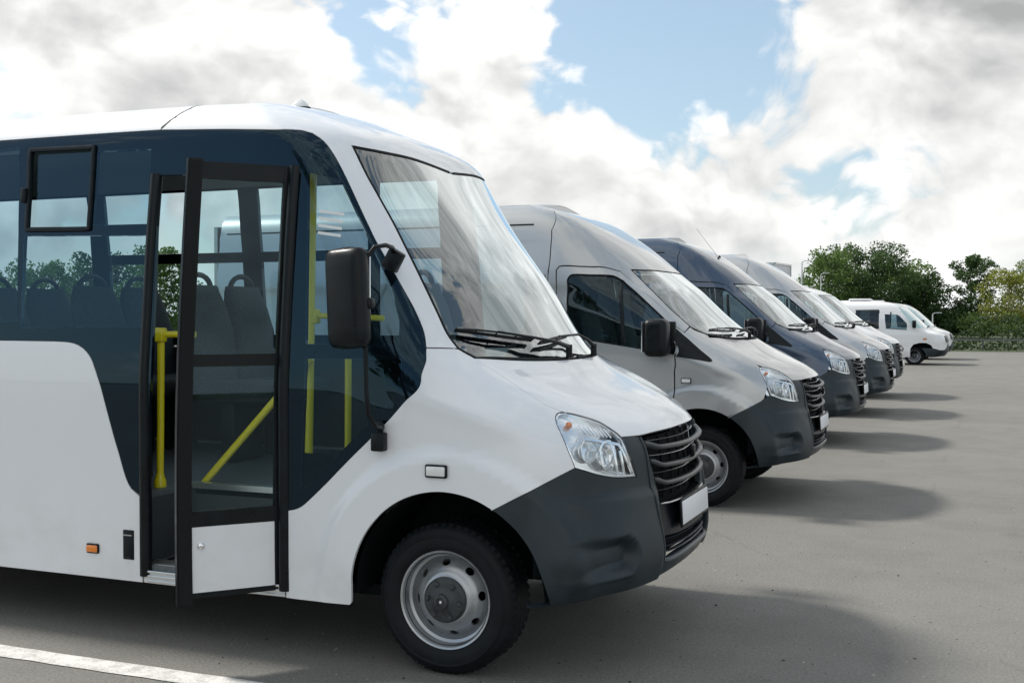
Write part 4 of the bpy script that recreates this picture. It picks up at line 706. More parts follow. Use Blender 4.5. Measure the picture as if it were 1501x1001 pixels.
# ------------------------------------------------------------------ the white bus
BUS = Surf([*LOWER_ROWS, *BUS_ROWS], disp_cab); VAN = Surf([*LOWER_ROWS, *VAN_ROWS], disp_cab); FAR = Surf(FAR_ROWS)
def make_bus():
    F = FEAT['bus']; S = BUS; r = empty('minibus', (-2.164, 5.48, 0))
    tag(r, 'white minibus with its folding passenger door open, nearest the camera', 'minibus')
    make_front(S, F, r, 'white_paint')
    fc = panel('front_cap', S, F['front_cap'], r, 'white_paint', side=0, res=.035)
    roof_cap('cap_roof', S, 0, 3.148, fc, 'white_paint')
    panel('windshield', S, F['windshield'], r, 'clear_glass', side=0, off=-.004, gap=.012, th=.006, res=.04)
    ring_windshield(S, F['windshield'], .014, r)
    for s in (-1, 1): panel('front_fender', S, F['fender'], r, 'white_paint', side=s, res=.026)
    panel('side_panel', S, F['side_panel'], r, 'white_paint', side=-1, res=.05)
    panel('side_panel', S, F['side_far'], r, 'white_paint', side=1, res=.08)
    rr = panel('rear_roof', S, F['roof_rear'], r, 'white_paint', side=0, res=.04)
    roof_cap('roof_top', S, 3.16, 6.18, rr, 'white_paint', n=8)
    hs = ['w_left', 'w_slide', 'w_upper', 'w_lower', 'w_quart', 'w_quartlow']
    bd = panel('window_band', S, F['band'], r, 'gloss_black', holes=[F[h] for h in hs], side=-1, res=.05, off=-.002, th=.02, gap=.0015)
    for h in hs:
        if h == 'w_slide': continue
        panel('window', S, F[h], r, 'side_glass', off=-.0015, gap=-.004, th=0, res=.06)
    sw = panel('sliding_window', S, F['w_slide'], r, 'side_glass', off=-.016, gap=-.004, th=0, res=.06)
    q = smooth_loop(F['w_slide'], .02); q = np.concatenate([q, q[:2]]); sweep('window_frame', S, q[:, 0], q[:, 1], .010, .013, .002, sw, 'black_plastic', 8)
    zz_ = np.array(F['w_slide']); p, n = spt(S, [zz_[:, 0].max()-.01], [zz_[:, 1].mean()-.03]); o = MB(); o.box(Vector(p[0])+Vector((0, -.01, 0)), (.035, .03, .075), 'black_plastic', None, .006); o.build('window_latch', sw)
    fh = ['w_quart', 'w_quartlow', 'f_a', 'f_b', 'f_c', 'f_d', 'f_e']
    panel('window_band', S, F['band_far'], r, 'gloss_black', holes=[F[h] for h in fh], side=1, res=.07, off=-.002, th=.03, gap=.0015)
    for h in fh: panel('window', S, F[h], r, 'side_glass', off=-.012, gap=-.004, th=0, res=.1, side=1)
    # thin white bars on the quarter glass
    for q in range(4):
        z = 2.045-.033*q; o = MB()
        w = .010
        pa, _ = spt_xz(S, -.648, z); pb_, _ = spt_xz(S, -.535, z-.017)
        pa = Vector(pa)+Vector((0, -.004, 0)); pb_ = Vector(pb_)+Vector((0, -.004, 0)); up = Vector((0, .002, .013))
        o.add([pa, pb_, pb_+up, pa+up], [(0, 1, 2, 3)], 'white_bars'); o.build('glass_bar', bd, flat=True)
    # glazing bars across the quarter glass and roof seam
    tq = np.linspace(F['front_cap'][0][1]+.01, 2.94, 30); sweep('seam_strip', S, np.interp(tq, [tq[0], 2.7, 2.94], [F['front_cap'][0][0], 3.13, 3.15])+.003, tq, .004, .010, -.003, fc, 'rubber', 6)
    # rear wall, under tray, inner linings, floor
    o = MB(); o.box(Vector((-5.28, 0, 1.45)), (.03, 1.86, 2.2), 'white_paint'); o.build('rear_wall', r)
    o = MB(); o.box(Vector((-2.55, 0, .31)), (4.6, 1.7, .05), 'interior_dark'); o.box(Vector((-1.9, .30, .26)), (2.4, .9, .16), 'interior_dark', None, .04); o.box(Vector((-2.2, -.35, .27)), (3.0, .12, .14), 'interior_dark'); o.tube([(0, -.8, .33), (0, .8, .33)], .05, 'interior_dark'); o.build('under_tray', r)  # near-black tray; lower boxes added to block light and deepen the shade beneath
    fl = MB()
    fl.box(Vector((-3.45, 0, .675)), (3.63, 1.96, .05), 'floor_vinyl'); fl.box(Vector((-1.22, .19, .675)), (.83, 1.58, .05), 'floor_vinyl'); fl.box(Vector((-.65, 0, .675)), (.30, 1.96, .05), 'floor_vinyl'); fl.box(Vector((-.25, 0, .86)), (.5, 1.0, .05), 'floor_vinyl'); f_ = fl.build('floor', r)
    st = MB(); st.box(Vector((-1.22, -.80, .345)), (.82, .42, .03), 'floor_vinyl'); st.box(Vector((-1.22, -.585, .52)), (.82, .03, .31), 'interior_grey'); st.box(Vector((-1.635, -.80, .50)), (.02, .42, .35), 'interior_grey'); st.box(Vector((-.80, -.80, .50)), (.02, .42, .35), 'interior_grey'); s_ = st.build('entrance_step', r)
    ed = MB(); ed.box(Vector((-1.22, -.605, .706)), (.82, .05, .012), 'aluminium'); ed.box(Vector((-1.22, -.612, .69)), (.82, .012, .02), 'aluminium')
    for q in range(4): ed.box(Vector((-1.22, -.99+.028*q, .3625)), (.80, .012, .006), 'aluminium')
    for q in range(14): ed.box(Vector((-1.57+.053*q, -.80, .363)), (.022, .16, .006), 'rubber')
    ed.build('step_edging', s_)
    panel('door_sill', S, F['sill'], r, 'lamp_white', res=.06, off=-.004)
    for q in range(3): sweep('sill_rib', S, [3.22, 2.8, 2.44], [.012+.018*q]*3, .006, .006, .001, s_, 'aluminium', 6)
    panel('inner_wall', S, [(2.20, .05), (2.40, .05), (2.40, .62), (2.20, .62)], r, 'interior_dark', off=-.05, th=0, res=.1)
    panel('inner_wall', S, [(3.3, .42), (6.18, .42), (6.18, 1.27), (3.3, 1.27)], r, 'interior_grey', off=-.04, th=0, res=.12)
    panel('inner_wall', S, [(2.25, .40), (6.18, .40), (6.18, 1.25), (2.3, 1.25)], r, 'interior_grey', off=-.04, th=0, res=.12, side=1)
    cl_ = panel('ceiling', S, [(1.50, 2.44), (6.18, 2.44), (6.18, 2.95), (1.50, 2.95)], r, 'cabin_lining', off=-.035, th=0, res=.1, side=0, gap=0); rc = roof_cap('ceiling_panel', S, 1.5, 6.18, cl_, 'cabin_lining', .02); rc.location.z = -.035
    # posts on both sides of the doorway
    for xp_, hw_ in ((-1.595, .030), (-.797, .030)):
        o = MB(); pz = np.linspace(.31, 2.265, 24); pts = [Vector(spt_xz(S, xp_, z)[0])+Vector((0, .012, 0)) for z in pz]
        o.tube(pts, .030, 'black_plastic', 12, ry=hw_, up=(1, 0, 0)); o.build('door_post', r)
    # ---- folding door, swung out about its front edge
    zz = np.linspace(.30, 2.265, 22); yS = np.interp(zz, [.28, .45, .8, 1.1, 1.4, 1.7, 2.0, 2.3], [1.012, 1.016, 1.016, 1.01, .995, .972, .945, .915])
    dv = Vector((-.305, -.345, 0)); dv_n = dv.normalized(); nv = Vector((dv_n.y, -dv_n.x, 0)); nv = nv if nv.y < 0 else -nv
    def leaf_pt(a, z, o_=0.0):
        y = np.interp(z, zz, yS); return Vector((-.835, -y, z))+dv*a+nv*o_
    def leaf_patch(mb, a0, a1, z0, z1, m, o0, o1):
        zs = np.linspace(z0, z1, max(2, int((z1-z0)/.08)+2)); vs = []
        for z in zs: vs += [leaf_pt(a0, z, o0), leaf_pt(a1, z, o0), leaf_pt(a1, z, o1), leaf_pt(a0, z, o1)]
        n = len(zs); fs = [(4*i+k, 4*i+(k+1) % 4, 4*i+4+(k+1) % 4, 4*i+4+k) for i in range(n-1) for k in range(4)]+[(3, 2, 1, 0), tuple(4*(n-1)+k for k in range(4))]
        mb.add(vs, fs, m)
    d_ = MB(); W_ = .49
    leaf_patch(d_, .855, 1.0, .285, 2.28, 'black_plastic', -.03, .016); leaf_patch(d_, 0, .045, .31, 2.265, 'black_plastic', -.02, .012)
    for z0, z1 in ((2.19, 2.268), (1.345, 1.40), (.63, .70), (.31, .335)): leaf_patch(d_, .045, .855, z0, z1, 'black_plastic', -.014, .010)
    dr = d_.build('door', r, 30); fix_normals(dr)
    for z0, z1 in ((1.40, 2.19), (.70, 1.345)):
        g = MB(); gz = np.linspace(z0, z1, 14); g.add([leaf_pt(q, z, .002) for z in gz for q in (.045, .855)], [(2*i, 2*i+1, 2*i+3, 2*i+2) for i in range(13)], 'door_glass'); go = g.build('door_window', dr)
    pn = MB(); leaf_patch(pn, .045, .855, .335, .63, 'white_paint', -.012, .009); po = pn.build('lower_panel', dr, 30); fix_normals(po)
    k = MB(); c = leaf_pt(.77, .545, .010); k.lathe([(.001, .012), (.008, .012), (.014, .009), (.017, .004), (.017, -.004)][::-1], 'chrome', Matrix.Translation(c)@nv.to_track_quat('Z', 'Y').to_matrix().to_4x4(), 20); k.build('door_lock', dr)
    e = MB(); leaf_patch(e, .87, .985, .29, 2.27, 'rubber', .016, .024); eo = e.build('edge_seal', dr); fix_normals(eo)
    # ---- lamps, vents, marks on the side
    side_lamp(r, -1.91, .421, .078, .048, 'amber', -1.03); side_lamp(r, -.005, .905, .105, .058, 'lamp_white', -1.055, name='turn_signal')
    o = MB(); o.box(Vector((-1.69, -1.028, .455)), (.066, .012, .145), 'black_plastic', None, .004); o.box(Vector((-1.69, -1.036, .503)), (.05, .006, .006), 'bright_strip'); o.box(Vector((-1.69, -1.036, .395)), (.04, .006, .012), 'dark_trim'); o.build('charging_flap', r)
    sweep('body_seam', S, np.linspace(1.16, .97, 8), np.full(8, 1.348), .002, .006, -.004, fc, 'rubber', 6)
    # ---- exterior mirror on its long arm
    y = -1.20; a = MB()
    ax_ = [(-.28, -.93, 1.845), (-.235, -1.02, 1.872), (-.215, -1.12, 1.876), (-.235, -1.18, 1.865), (-.262, y, 1.82), (-.268, y, 1.70), (-.269, y, 1.45), (-.266, y, 1.24), (-.258, -1.195, 1.15), (-.245, -1.16, 1.10), (-.262, -1.08, 1.085), (-.28, -1.05, 1.075)]
    a.tube(ax_, .010, 'black_plastic', 12); arm = a.build('mirror_arm', r)
    b = MB(); b.box(Vector((-.265, -.955, 1.82)), (.075, .045, .095), 'black_plastic', Matrix.Rotation(R(30), 3, 'Y'), .008); b.build('mount', arm)
    b = MB(); b.box(Vector((-.285, -1.055, 1.02)), (.062, .05, .082), 'black_plastic', None, .008); b.lathe([(.016, .0), (.016, .02), (.022, .03), (.012, .055)], 'black_plastic', Matrix.Translation((-.283, -1.05, 1.055)), 16); b.build('mount', arm)
    h = MB(); rows = [(0, .0), (.02, .55), (.05, .82), (.10, .97), (.2, 1), (.8, 1), (.9, .97), (.95, .85), (.98, .6), (1, 0.02)]
    hw, hh = .105, .435; vs = []; n = 24
    M = Matrix.Translation((-.345, -1.215, 1.648))@Matrix.Rotation(R(-12), 4, 'Z')@Matrix.Rotation(R(-3), 4, 'Y')
    for q, wk in rows:
        for k in range(n):
            an = 2*math.pi*k/n; cx, sy = math.cos(an), math.sin(an)
            vs.append(M@Vector((math.copysign(abs(cx)**.5, cx)*hw*(wk*.35+.65 if wk > .1 else .25), math.copysign(abs(sy)**.75, sy)*.048*max(.15, wk), (q-.5)*hh)))
    h.add(vs, [(i*n+k, i*n+(k+1) % n, (i+1)*n+(k+1) % n, (i+1)*n+k) for i in range(len(rows)-1) for k in range(n)]+[tuple(range(n))[::-1], tuple((len(rows)-1)*n+k for k in range(n))], 'black_plastic')
    hm = h.build('side_mirror', r, 50); fix_normals(hm)
    mg_ = MB(); mg_.box(M@Vector((-.0, .046, 0)), (.17, .006, .36), 'chrome', Matrix.Rotation(R(-12), 3, 'Z'), .002); mg_.build('mirror_glass', hm)
    c = MB(); c.box(Vector((-.262, -1.205, 1.625)), (.07, .05, .05), 'black_plastic', None, .014, 3); c.build('clamp', arm)
    # far-side mirror
    a = MB(); a.tube([(q[0]-.12, -q[1], q[2]-.06) for q in ax_], .0125, 'black_plastic', 8); arm2 = a.build('mirror_arm', r)
    h2 = MB(); M2 = Matrix.Translation((-.43, 1.225, 1.60)); h2.box(M2@Vector((0, 0, 0)), (.09, .20, .40), 'black_plastic', None, .03, 3); h2.build('side_mirror', r)
    # ---- wipers
    make_wiper(S, r, (.91, 1.432), (.40, 1.385), (.43, 1.372), (.125, 1.318)); make_wiper(S, r, (.36, 1.366), (-.02, 1.40), (-.10, 1.385), (-.27, 1.309))
    # ---- roof beacon
    o = MB(); MT = Matrix.Translation((-1.12, -.38, 2.645))@Matrix.Diagonal((1.25, .7, 1, 1)); o.lathe([(.046, 0), (.044, .010), (.034, .026), (.020, .040), (.009, .047), (.001, .048)], 'lamp_white', MT, 24); o.lathe([(.050, -.03), (.050, .004), (.044, .006)], 'rubber', MT, 24); o.build('roof_beacon', r)
    # ---- wheels
    for s in (-1, 1):
        make_wheel(r, -.005, .974*s, s); make_wheel(r, -3.72, .974*s, s)
        wheel_liner(r, .02, 1.0*s, .55*s, .452); wheel_liner(r, -3.72, 1.0*s, .55*s, .445, z0=.33)
    # ---- cabin: seats, poles, dash, steering wheel
    for x in (-2.15, -2.98, -3.8, -4.6):
        for y in (.30, .74): make_seat(r, x+.18, y, .70)
    for x in (-2.98, -3.85):
        for y in (-.72,): make_seat(r, x+.18, y, .70)
    make_seat(r, -.52, .48, .70, 1, .5)
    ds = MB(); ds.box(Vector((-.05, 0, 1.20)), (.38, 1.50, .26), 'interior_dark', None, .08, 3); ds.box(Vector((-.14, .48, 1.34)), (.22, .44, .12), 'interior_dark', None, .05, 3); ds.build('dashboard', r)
    sg = MB(); M = Matrix.Translation((-.22, .48, 1.36))@Matrix.Rotation(R(-62), 4, 'Y'); sg.tube([M@Vector((.21*math.cos(a), .21*math.sin(a), 0)) for a in np.linspace(0, 2*math.pi, 33)], .014, 'seat_plastic', 8, False)
    sg.tube([M@Vector((-.2, 0, 0)), M@Vector((.2, 0, 0))], .016, 'seat_plastic', 8); sg.tube([M@Vector((0, 0, 0)), M@Vector((0, 0, -.35))], .03, 'seat_plastic', 8); sg.build('steering_wheel', r)
    ps = MB(); ps.box(Vector((-2.02, -.70, 1.02)), (.035, .46, .66), 'interior_dark', None, .01); ps.build('modesty_panel', r)
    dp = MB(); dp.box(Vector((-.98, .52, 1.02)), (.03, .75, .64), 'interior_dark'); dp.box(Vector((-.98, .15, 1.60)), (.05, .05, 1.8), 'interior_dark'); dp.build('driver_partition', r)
    pole(r, (-1.72, -.76, .70), (-1.715, -.75, 1.48), .0185, clamps=[((-1.715, -.755, 1.475), 0)]); o = MB(); o.lathe([(.032, 0), (.032, .03), (.024, .05), (.02, .07)], 'yellow_pole', Matrix.Translation((-1.72, -.76, .70)), 16); o.build('pole_foot', r)
    pole(r, (-1.715, -.75, 1.478), (-1.54, -.70, 1.478), .0165)
    pole(r, (-1.60, -.56, .70), (-.98, -.50, 1.36), .019)
    pole(r, (-1.02, -.47, .70), (-1.0, -.44, 2.50), .021); pole(r, (-.80, -.45, .70), (-.795, -.45, 1.36), .017)
    pole(r, (-1.0, -.44, 1.575), (-.62, -.40, 1.56), .015, clamps=[((-1.0, -.44, 1.57), 0)])
    hg = MB(); hg.box(Vector((-.72, -.60, 2.30)), (.22, .40, .10), 'interior_dark', None, .03, 3); hg.build('door_drive', r)
    return r
def spt_xz(S, x, z):
    u = 1.7; t = 1.6
    for _ in range(30):
        p = S.pos([u], [t])[0]; e = np.array([p[0]-x, p[2]-z]); h = 1e-3
        a = (S.pos([u+h], [t])[0]-p)[[0, 2]]/h; b = (S.pos([u], [t+h])[0]-p)[[0, 2]]/h
        q = np.linalg.solve(np.stack([a, b], 1), e); u = float(np.clip(u-q[0], 1.0, 6.1)); t = float(np.clip(t-q[1], 0, 2.9))
    return S.pos([u], [t])[0], S.nrm([u], [t])[0]
def ring_windshield(S, L, w, parent):
    "rubber seal set in the gap between glass and body"
    Q = smooth_loop(L, .03); Q = Q[Q[:, 0] > .0]
    i0 = int(np.argmax(np.hypot(*(Q-np.roll(Q, 1, 0)).T) > .3)); Q = np.roll(Q, -i0, 0)
    Qi = Q+(inset(Q, np.full(len(Q), .004))-Q)
    for s in (1, -1):
        sweep('windshield_seal', S, Q[:, 0]*s, Q[:, 1], .006, .010, -.005, parent, 'rubber', 6)
bus = make_bus()

# ------------------------------------------------------------------ the vans
def make_van(S=VAN, loc=(-2.149, 10.274, 0), P='silver_paint', opened=False, high=True):
    F = FEAT['van']; r = empty('delivery_van', loc)
    make_front(S, F, r, P)
    ub = panel('upper_body', S, F['upper_body'], r, P, side=0, res=.035, lift=(lambda p: .012*sm(.03, .0, np.abs(p[:, 2]-2.31))*sm(-.9, -1.15, p[:, 0])*(p[:, 1] < -.7)) if high else None)
    roof_cap('roof_front', S, 0, 3.3, ub, P)
    lf = (lambda p: .014*sm(.03, .0, np.abs(p[:, 2]-2.31))+.008*sm(.02, 0, np.abs(p[:, 2]-1.95))) if high else None
    hole = [[(3.42, .12), (3.42, 2.55), (4.75, 2.55), (4.75, .12)]] if opened else []
    rs = panel('rear_side', S, F['rear_side'], r, P, holes=hole, side=-1, res=.05, gap=.003, lift=lf)
    panel('rear_side', S, F['rear_side'], r, P, side=1, res=.06, gap=.003, lift=lf)
    if opened:
        sd = panel('sliding_door', S, hole[0], r, P, off=.05, side=-1, res=.06, th=.05, gap=.006); sd.location = (-1.18, 0, 0)
        panel('door_aperture', S, [(3.40, .10), (3.40, 2.57), (4.77, 2.57), (4.77, .10)], r, 'rubber', holes=[[(3.45, .15), (3.45, 2.52), (4.72, 2.52), (4.72, .15)]], off=-.012, th=.03, gap=0, res=.06)
    roof_cap('rear_roof', S, 3.3, 6.2, rs, P, n=10)
    sweep('drip_rail', S, np.linspace(3.0, 6.1, 20), np.interp(np.linspace(3.0, 6.1, 20), [3, 6.2], [2.635, 2.635]), .004, .008, .0, rs, 'rubber', 6)
    panel('windshield', S, F['windshield'], r, 'clear_glass', side=0, off=-.003, gap=.006, th=.006, res=.04)
    ring_windshield(S, F['windshield'], .01, r)
    for s in (-1, 1):
        panel('front_fender', S, F['fender'], r, P, side=s, res=.028)
        d = panel('door', S, F['door'], r, P, holes=[F['door_glass']], side=s, res=.035)
        g = panel('door_window', S, F['door_glass'], d, 'cab_glass', off=-.012, gap=-.004, th=0, res=.06, side=s)
        L = F['door_glass']
        q = smooth_loop(L, .05); us = np.append(q[:, 0], q[0, 0])*(1 if s < 0 else -1); ts = np.append(q[:, 1], q[0, 1])
        sweep('window_seal', S, us, ts, .006, .010, -.006, d, 'rubber', 6)
        sg = 1 if s < 0 else -1
        o = MB(); o.tube([Vector((1, 1 if s < 0 else -1, 1))*Vector(spt_xz(S, -.70+.008*q, 1.835-.062*q)[0])+Vector((0, .010 if s < 0 else -.010, 0)) for q in range(9)], .010, 'black_plastic', 8, ry=.017, up=(1, 0, 0)); o.build('window_divider', d)
        panel('corner_trim', S, F['quarter'], r, 'black_plastic', off=.004, th=.01, gap=0, res=.04, side=s)
        # mirror base plate in the front corner of the window
        o = MB(); yy = 1.02
        o.box(Vector((-.285, .985*s, 1.40)), (.17, .04, .25), 'black_plastic', None, .01); mb_ = o.build('mirror_base', d)
        h = MB(); h.box(Vector((-.315, 1.16*s, 1.392)), (.20, .17, .31), 'black_plastic', Matrix.Rotation(R(6*s), 3, 'Z'), .055, 5); h.box(Vector((-.285, 1.045*s, 1.33)), (.10, .10, .10), 'black_plastic', None, .02); hm = h.build('side_mirror', r, 40)
        gl_ = MB(); gl_.box(Vector((-.417, 1.165*s, 1.40)), (.006, .13, .25), 'chrome', Matrix.Rotation(R(6*s), 3, 'Z')); gl_.build('mirror_glass', hm)
        side_lamp(r, -.10, 1.038, .085, .042, 'lamp_white', 1.034*s, name='turn_signal') if s < 0 else None
        o = MB(); o.box(Vector((-1.12, 1.035*s, 1.12)), (.17, .03, .035), 'black_plastic', None, .01); o.build('door_handle', d)
        make_wheel(r, .02, .974*s, s); make_wheel(r, -3.30, .974*s, s)
        wheel_liner(r, .02, 1.0*s, .55*s, .452); wheel_liner(r, -3.30, 1.0*s, .55*s, .445, z0=.33)
    make_wiper(S, r, (.80, 1.355), (.34, 1.372), (.42, 1.36), (.08, 1.315)); make_wiper(S, r, (.24, 1.36), (-.16, 1.38), (-.22, 1.365), (-.36, 1.315))
    cw = panel('cowl', S, [(0, 1.255), (.55, 1.258), (.78, 1.28), (.70, 1.305), (0, 1.30)], r, 'dark_trim', off=-.014, th=0, gap=0, side=0, res=.05)
    # cab inside
    ds = MB(); ds.box(Vector((-.08, 0, 1.20)), (.44, 1.7, .26), 'interior_dark', None, .08, 3); ds.build('dashboard', r)
    sg = MB(); M = Matrix.Translation((-.36, .45, 1.32))@Matrix.Rotation(R(-62), 4, 'Y'); sg.tube([M@Vector((.20*math.cos(a), .20*math.sin(a), 0)) for a in np.linspace(0, 2*math.pi, 33)], .014, 'seat_plastic', 8, False); sg.tube([M@Vector((-.2, 0, 0)), M@Vector((.2, 0, 0))], .016, 'seat_plastic', 8); sg.build('steering_wheel', r)
    for y in (-.55, .5):
        c = make_seat(r, -.82, y, .62, 1, .5)
    fl = MB(); fl.box(Vector((-2.6, 0, .52)), (4.55, 1.9, .06), 'interior_dark'); fl.box(Vector((-.3, 0, .62)), (1.0, 1.7, .04), 'interior_dark'); fl.box(Vector((-2.3, 0, .36)), (4.4, 1.5, .08), 'interior_dark'); fl.tube([(0, -.8, .33), (0, .8, .33)], .05, 'interior_dark'); fl.build('floor', r)
    bk = MB(); bk.box(Vector((-1.38, 0, .95)), (.03, 1.88, .85), 'interior_grey'); bk.box(Vector((-1.38, 0, 2.1 if high else 1.9)), (.03, 1.6, .5 if high else .14), 'interior_grey'); bk.box(Vector((-1.38, -.72, 1.6)), (.03, .42, .5), 'interior_grey'); bk.box(Vector((-1.38, .72, 1.6)), (.03, .42, .5), 'interior_grey'); bk.build('bulkhead', r)
    o = MB(); o.box(Vector((-4.90, 0, 1.40 if high else 1.2)), (.04, 1.7, 2.1 if high else 1.6), P); o.build('rear_door', r)
    return r
def copy_tree(o, parent=None):
    c = o.copy(); COL.objects.link(c)
    if parent is not None: c.parent = parent
    for ch in list(o.children): copy_tree(ch, c)
    return c
def repaint(o, a, b):
    for s in o.material_slots:
        if s.material == MATS[a]: s.link = 'OBJECT'; s.material = MATS[b]
    for c in o.children: repaint(c, a, b)
VG = 'vans parked side by side in a row'
LOWVAN = Surf([*LOWER_ROWS, *VAN_ROWS[:4], *[[(b[0]*.45+a[0]*.55, b[1], 1.97+(b[2]-1.97)*.27) for a, b in zip(VAN_ROWS[3], q)] for q in VAN_ROWS[4:]]], disp_cab)
van = make_van(); tag(van, 'silver grey high-roof van parked right behind the white minibus', 'van', VG)
blue = make_van(VAN, (-2.235, 15.084, 0), 'slate_blue_paint', True); tag(blue, 'dark slate blue high-roof van with its side door slid open', 'van', VG)
an = MB(); an.tube([(-.98, -.12, 2.33), (-1.28, -.10, 2.72)], [.0025, .0015], 'black_plastic', 6); an.lathe([(.022, 0), (.02, .015), (.008, .03)], 'black_plastic', Matrix.Translation((-.97, -.12, 2.33)), 12); an.build('aerial', blue)
pale = copy_tree(van); pale.location = (-2.189, 19.433, 0); repaint(pale, 'silver_paint', 'pale_silver_paint'); tag(pale, 'pale silver high-roof van just beyond the dark blue one')
low = make_van(LOWVAN, (-2.30, 23.567, 0), 'far_white_paint', False, False); tag(low, 'white low-roof van, last of the row of vans with slatted grilles', 'van', VG)
def make_far_bus():
    F = FEAT['spr']; S = FAR; P = 'far_white_paint'; r = empty('far_minibus', (-2.03, 39.4, 0))
    hs = [F['door_glass'], F['side_glass']]
    body = panel('body', S, [(0, 0), (1.15, 0), (1.22, .25), (1.30, .42), (1.42, .50), (1.55, .50), (1.68, .44), (1.75, .3), (1.78, .0), (6.19, 0), (6.19, 2.95), (0, 2.95)], r, P, holes=hs, side=-1, res=.07, th=.01, gap=0, corner=20)
    panel('body_side', S, [(0, 0), (1.15, 0), (1.25, .45), (1.55, .50), (1.75, .3), (1.78, 0), (6.19, 0), (6.19, 2.95), (0, 2.95)], r, P, holes=hs, side=1, res=.07, th=.01, gap=0, corner=20)
    roof_cap('roof', S, 0, 6.2, body, P, .03)
    panel('windshield', S, F['windshield'], r, 'clear_glass', side=0, off=.006, th=0, gap=0, res=.08)
    panel('bumper', S, F['bumper'], r, 'bumper_plastic', side=0, off=.012, th=.02, gap=0, res=.06)
    g = panel('grille', S, F['grille'], r, 'black_plastic', side=0, off=.01, th=.02, gap=0, res=.06)
    for t in (.55, .62, .69): sweep('grille_bar', S, np.linspace(-.36, .36, 15), np.full(15, t), .01, .012, .018, g, 'chrome', 6)
    for s in (-1, 1):
        panel('headlight', S, F['headlight'], r, 'lamp_white', side=s, off=.008, th=.015, gap=0, res=.05)
        panel('door_window', S, F['door_glass'], r, 'cab_glass', side=s, off=-.004, th=0, gap=0, res=.1, corner=20); panel('side_window', S, F['side_glass'], r, 'tinted_glass', side=s, off=-.004, th=0, gap=0, res=.1, corner=20)
        o = MB(); o.box(Vector((.02, .96*s, 1.30)), (.12, .16, .24), 'black_plastic', None, .03); o.build('side_mirror', r)
        make_wheel(r, .02, .80*s, s, .285); make_wheel(r, -3.1, .80*s, s, .285); wheel_liner(r, .02, .84*s, .5*s, .40, z0=.32)
    o = MB(); o.tube([Vector(spt_xz(S, -.70, z)[0])+Vector((0, -.006, 0)) for z in (1.69, 1.55, 1.4, 1.32)], .008, 'black_plastic', 6, ry=.018, up=(1, 0, 0)); o.build('window_bar', r)
    side_lamp(r, .34, .83, .11, .05, 'amber', -.90)
    o = MB(); o.box(Vector((-1.35, -.91, 1.03)), (.16, .03, .035), 'black_plastic'); o.build('door_handle', r)
    for x in (-1.7, -3.0): o = MB(); o.box(Vector((x, 0, 2.09)), (.7, .8, .07), P, None, .03); o.build('roof_hatch', r)
    for x in (-.75, -2.0, -2.9, -3.7):
        for y in (-.45, .45): make_seat(r, x, y, .55, 1, .42)
    o = MB(); o.box(Vector((-2.2, 0, .40)), (4.6, 1.6, .30), 'interior_dark'); o.box(Vector((-4.6, 0, 1.1)), (.03, 1.7, 1.6), P); o.box(Vector((.35, 0, .75)), (.5, 1.4, .5), 'interior_dark'); o.build('floor', r)
    wp = MB()
    for y in (-.5, .1): wp.tube([(.42-.03*abs(y), y, 1.20), (.40, y+.45, 1.24)], .012, 'rubber', 6)
    wp.build('wiper', r)
    return r
fb = make_far_bus(); tag(fb, 'far white minibus side-on, its grey bumper and side windows in view before the trees', 'minibus', 'white minibuses at the far end of the lot')
f2 = copy_tree(fb); f2.location = (-2.0, 44.2, 0); tag(f2, 'white minibus mostly hidden behind the far one, only its nose sticking out')
def make_truck():
    r = empty('box_truck', (-9.7, 46.9, 0), R(-6)); tag(r, 'grey box truck whose tall cargo box rises above the van roofs', 'truck')
    o = MB(); o.box(Vector((0, 0, 2.33)), (4.6, 2.3, 2.6), 'plate_grey', None, .03); b = o.build('cargo_box', r)
    e = MB()
    for x in (-2.29, 2.29):
        for y in (-1.14, 1.14): e.box(Vector((x, y, 2.33)), (.07, .07, 2.64), 'bright_strip')
    for y in (-1.14, 1.14):
        for z in (1.03, 3.62): e.box(Vector((0, y, z)), (4.6, .07, .07), 'bright_strip')
    for x in (-2.29, 2.29):
        for z in (1.03, 3.62): e.box(Vector((x, 0, z)), (.075, 2.3, .07), 'bright_strip')
    e.build('edge_rail', b)
    c = MB(); c.add([(-2.5, -1.05, .6), (-4.2, -1.05, .6), (-4.2, -1.05, 1.4), (-3.8, -1.05, 2.3), (-2.5, -1.05, 2.4), (-2.5, 1.05, .6), (-4.2, 1.05, .6), (-4.2, 1.05, 1.4), (-3.8, 1.05, 2.3), (-2.5, 1.05, 2.4)], [(0, 1, 2, 3, 4), (9, 8, 7, 6, 5), (0, 5, 6, 1), (1, 6, 7, 2), (2, 7, 8, 3), (3, 8, 9, 4), (4, 9, 5, 0)], 'far_white_paint'); cb = c.build('cab', r, flat=True); fix_normals(cb)
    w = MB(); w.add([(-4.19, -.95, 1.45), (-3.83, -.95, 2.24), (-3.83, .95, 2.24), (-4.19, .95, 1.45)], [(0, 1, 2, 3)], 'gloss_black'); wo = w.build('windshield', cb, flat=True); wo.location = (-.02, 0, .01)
    ch = MB(); ch.box(Vector((-.6, 0, .75)), (6.0, .9, .2), 'interior_dark'); ch.build('chassis', r)
    for x in (-3.3, 1.3):
        for s in (-1, 1): make_wheel(r, x, .98*s, s, .42)
make_truck()

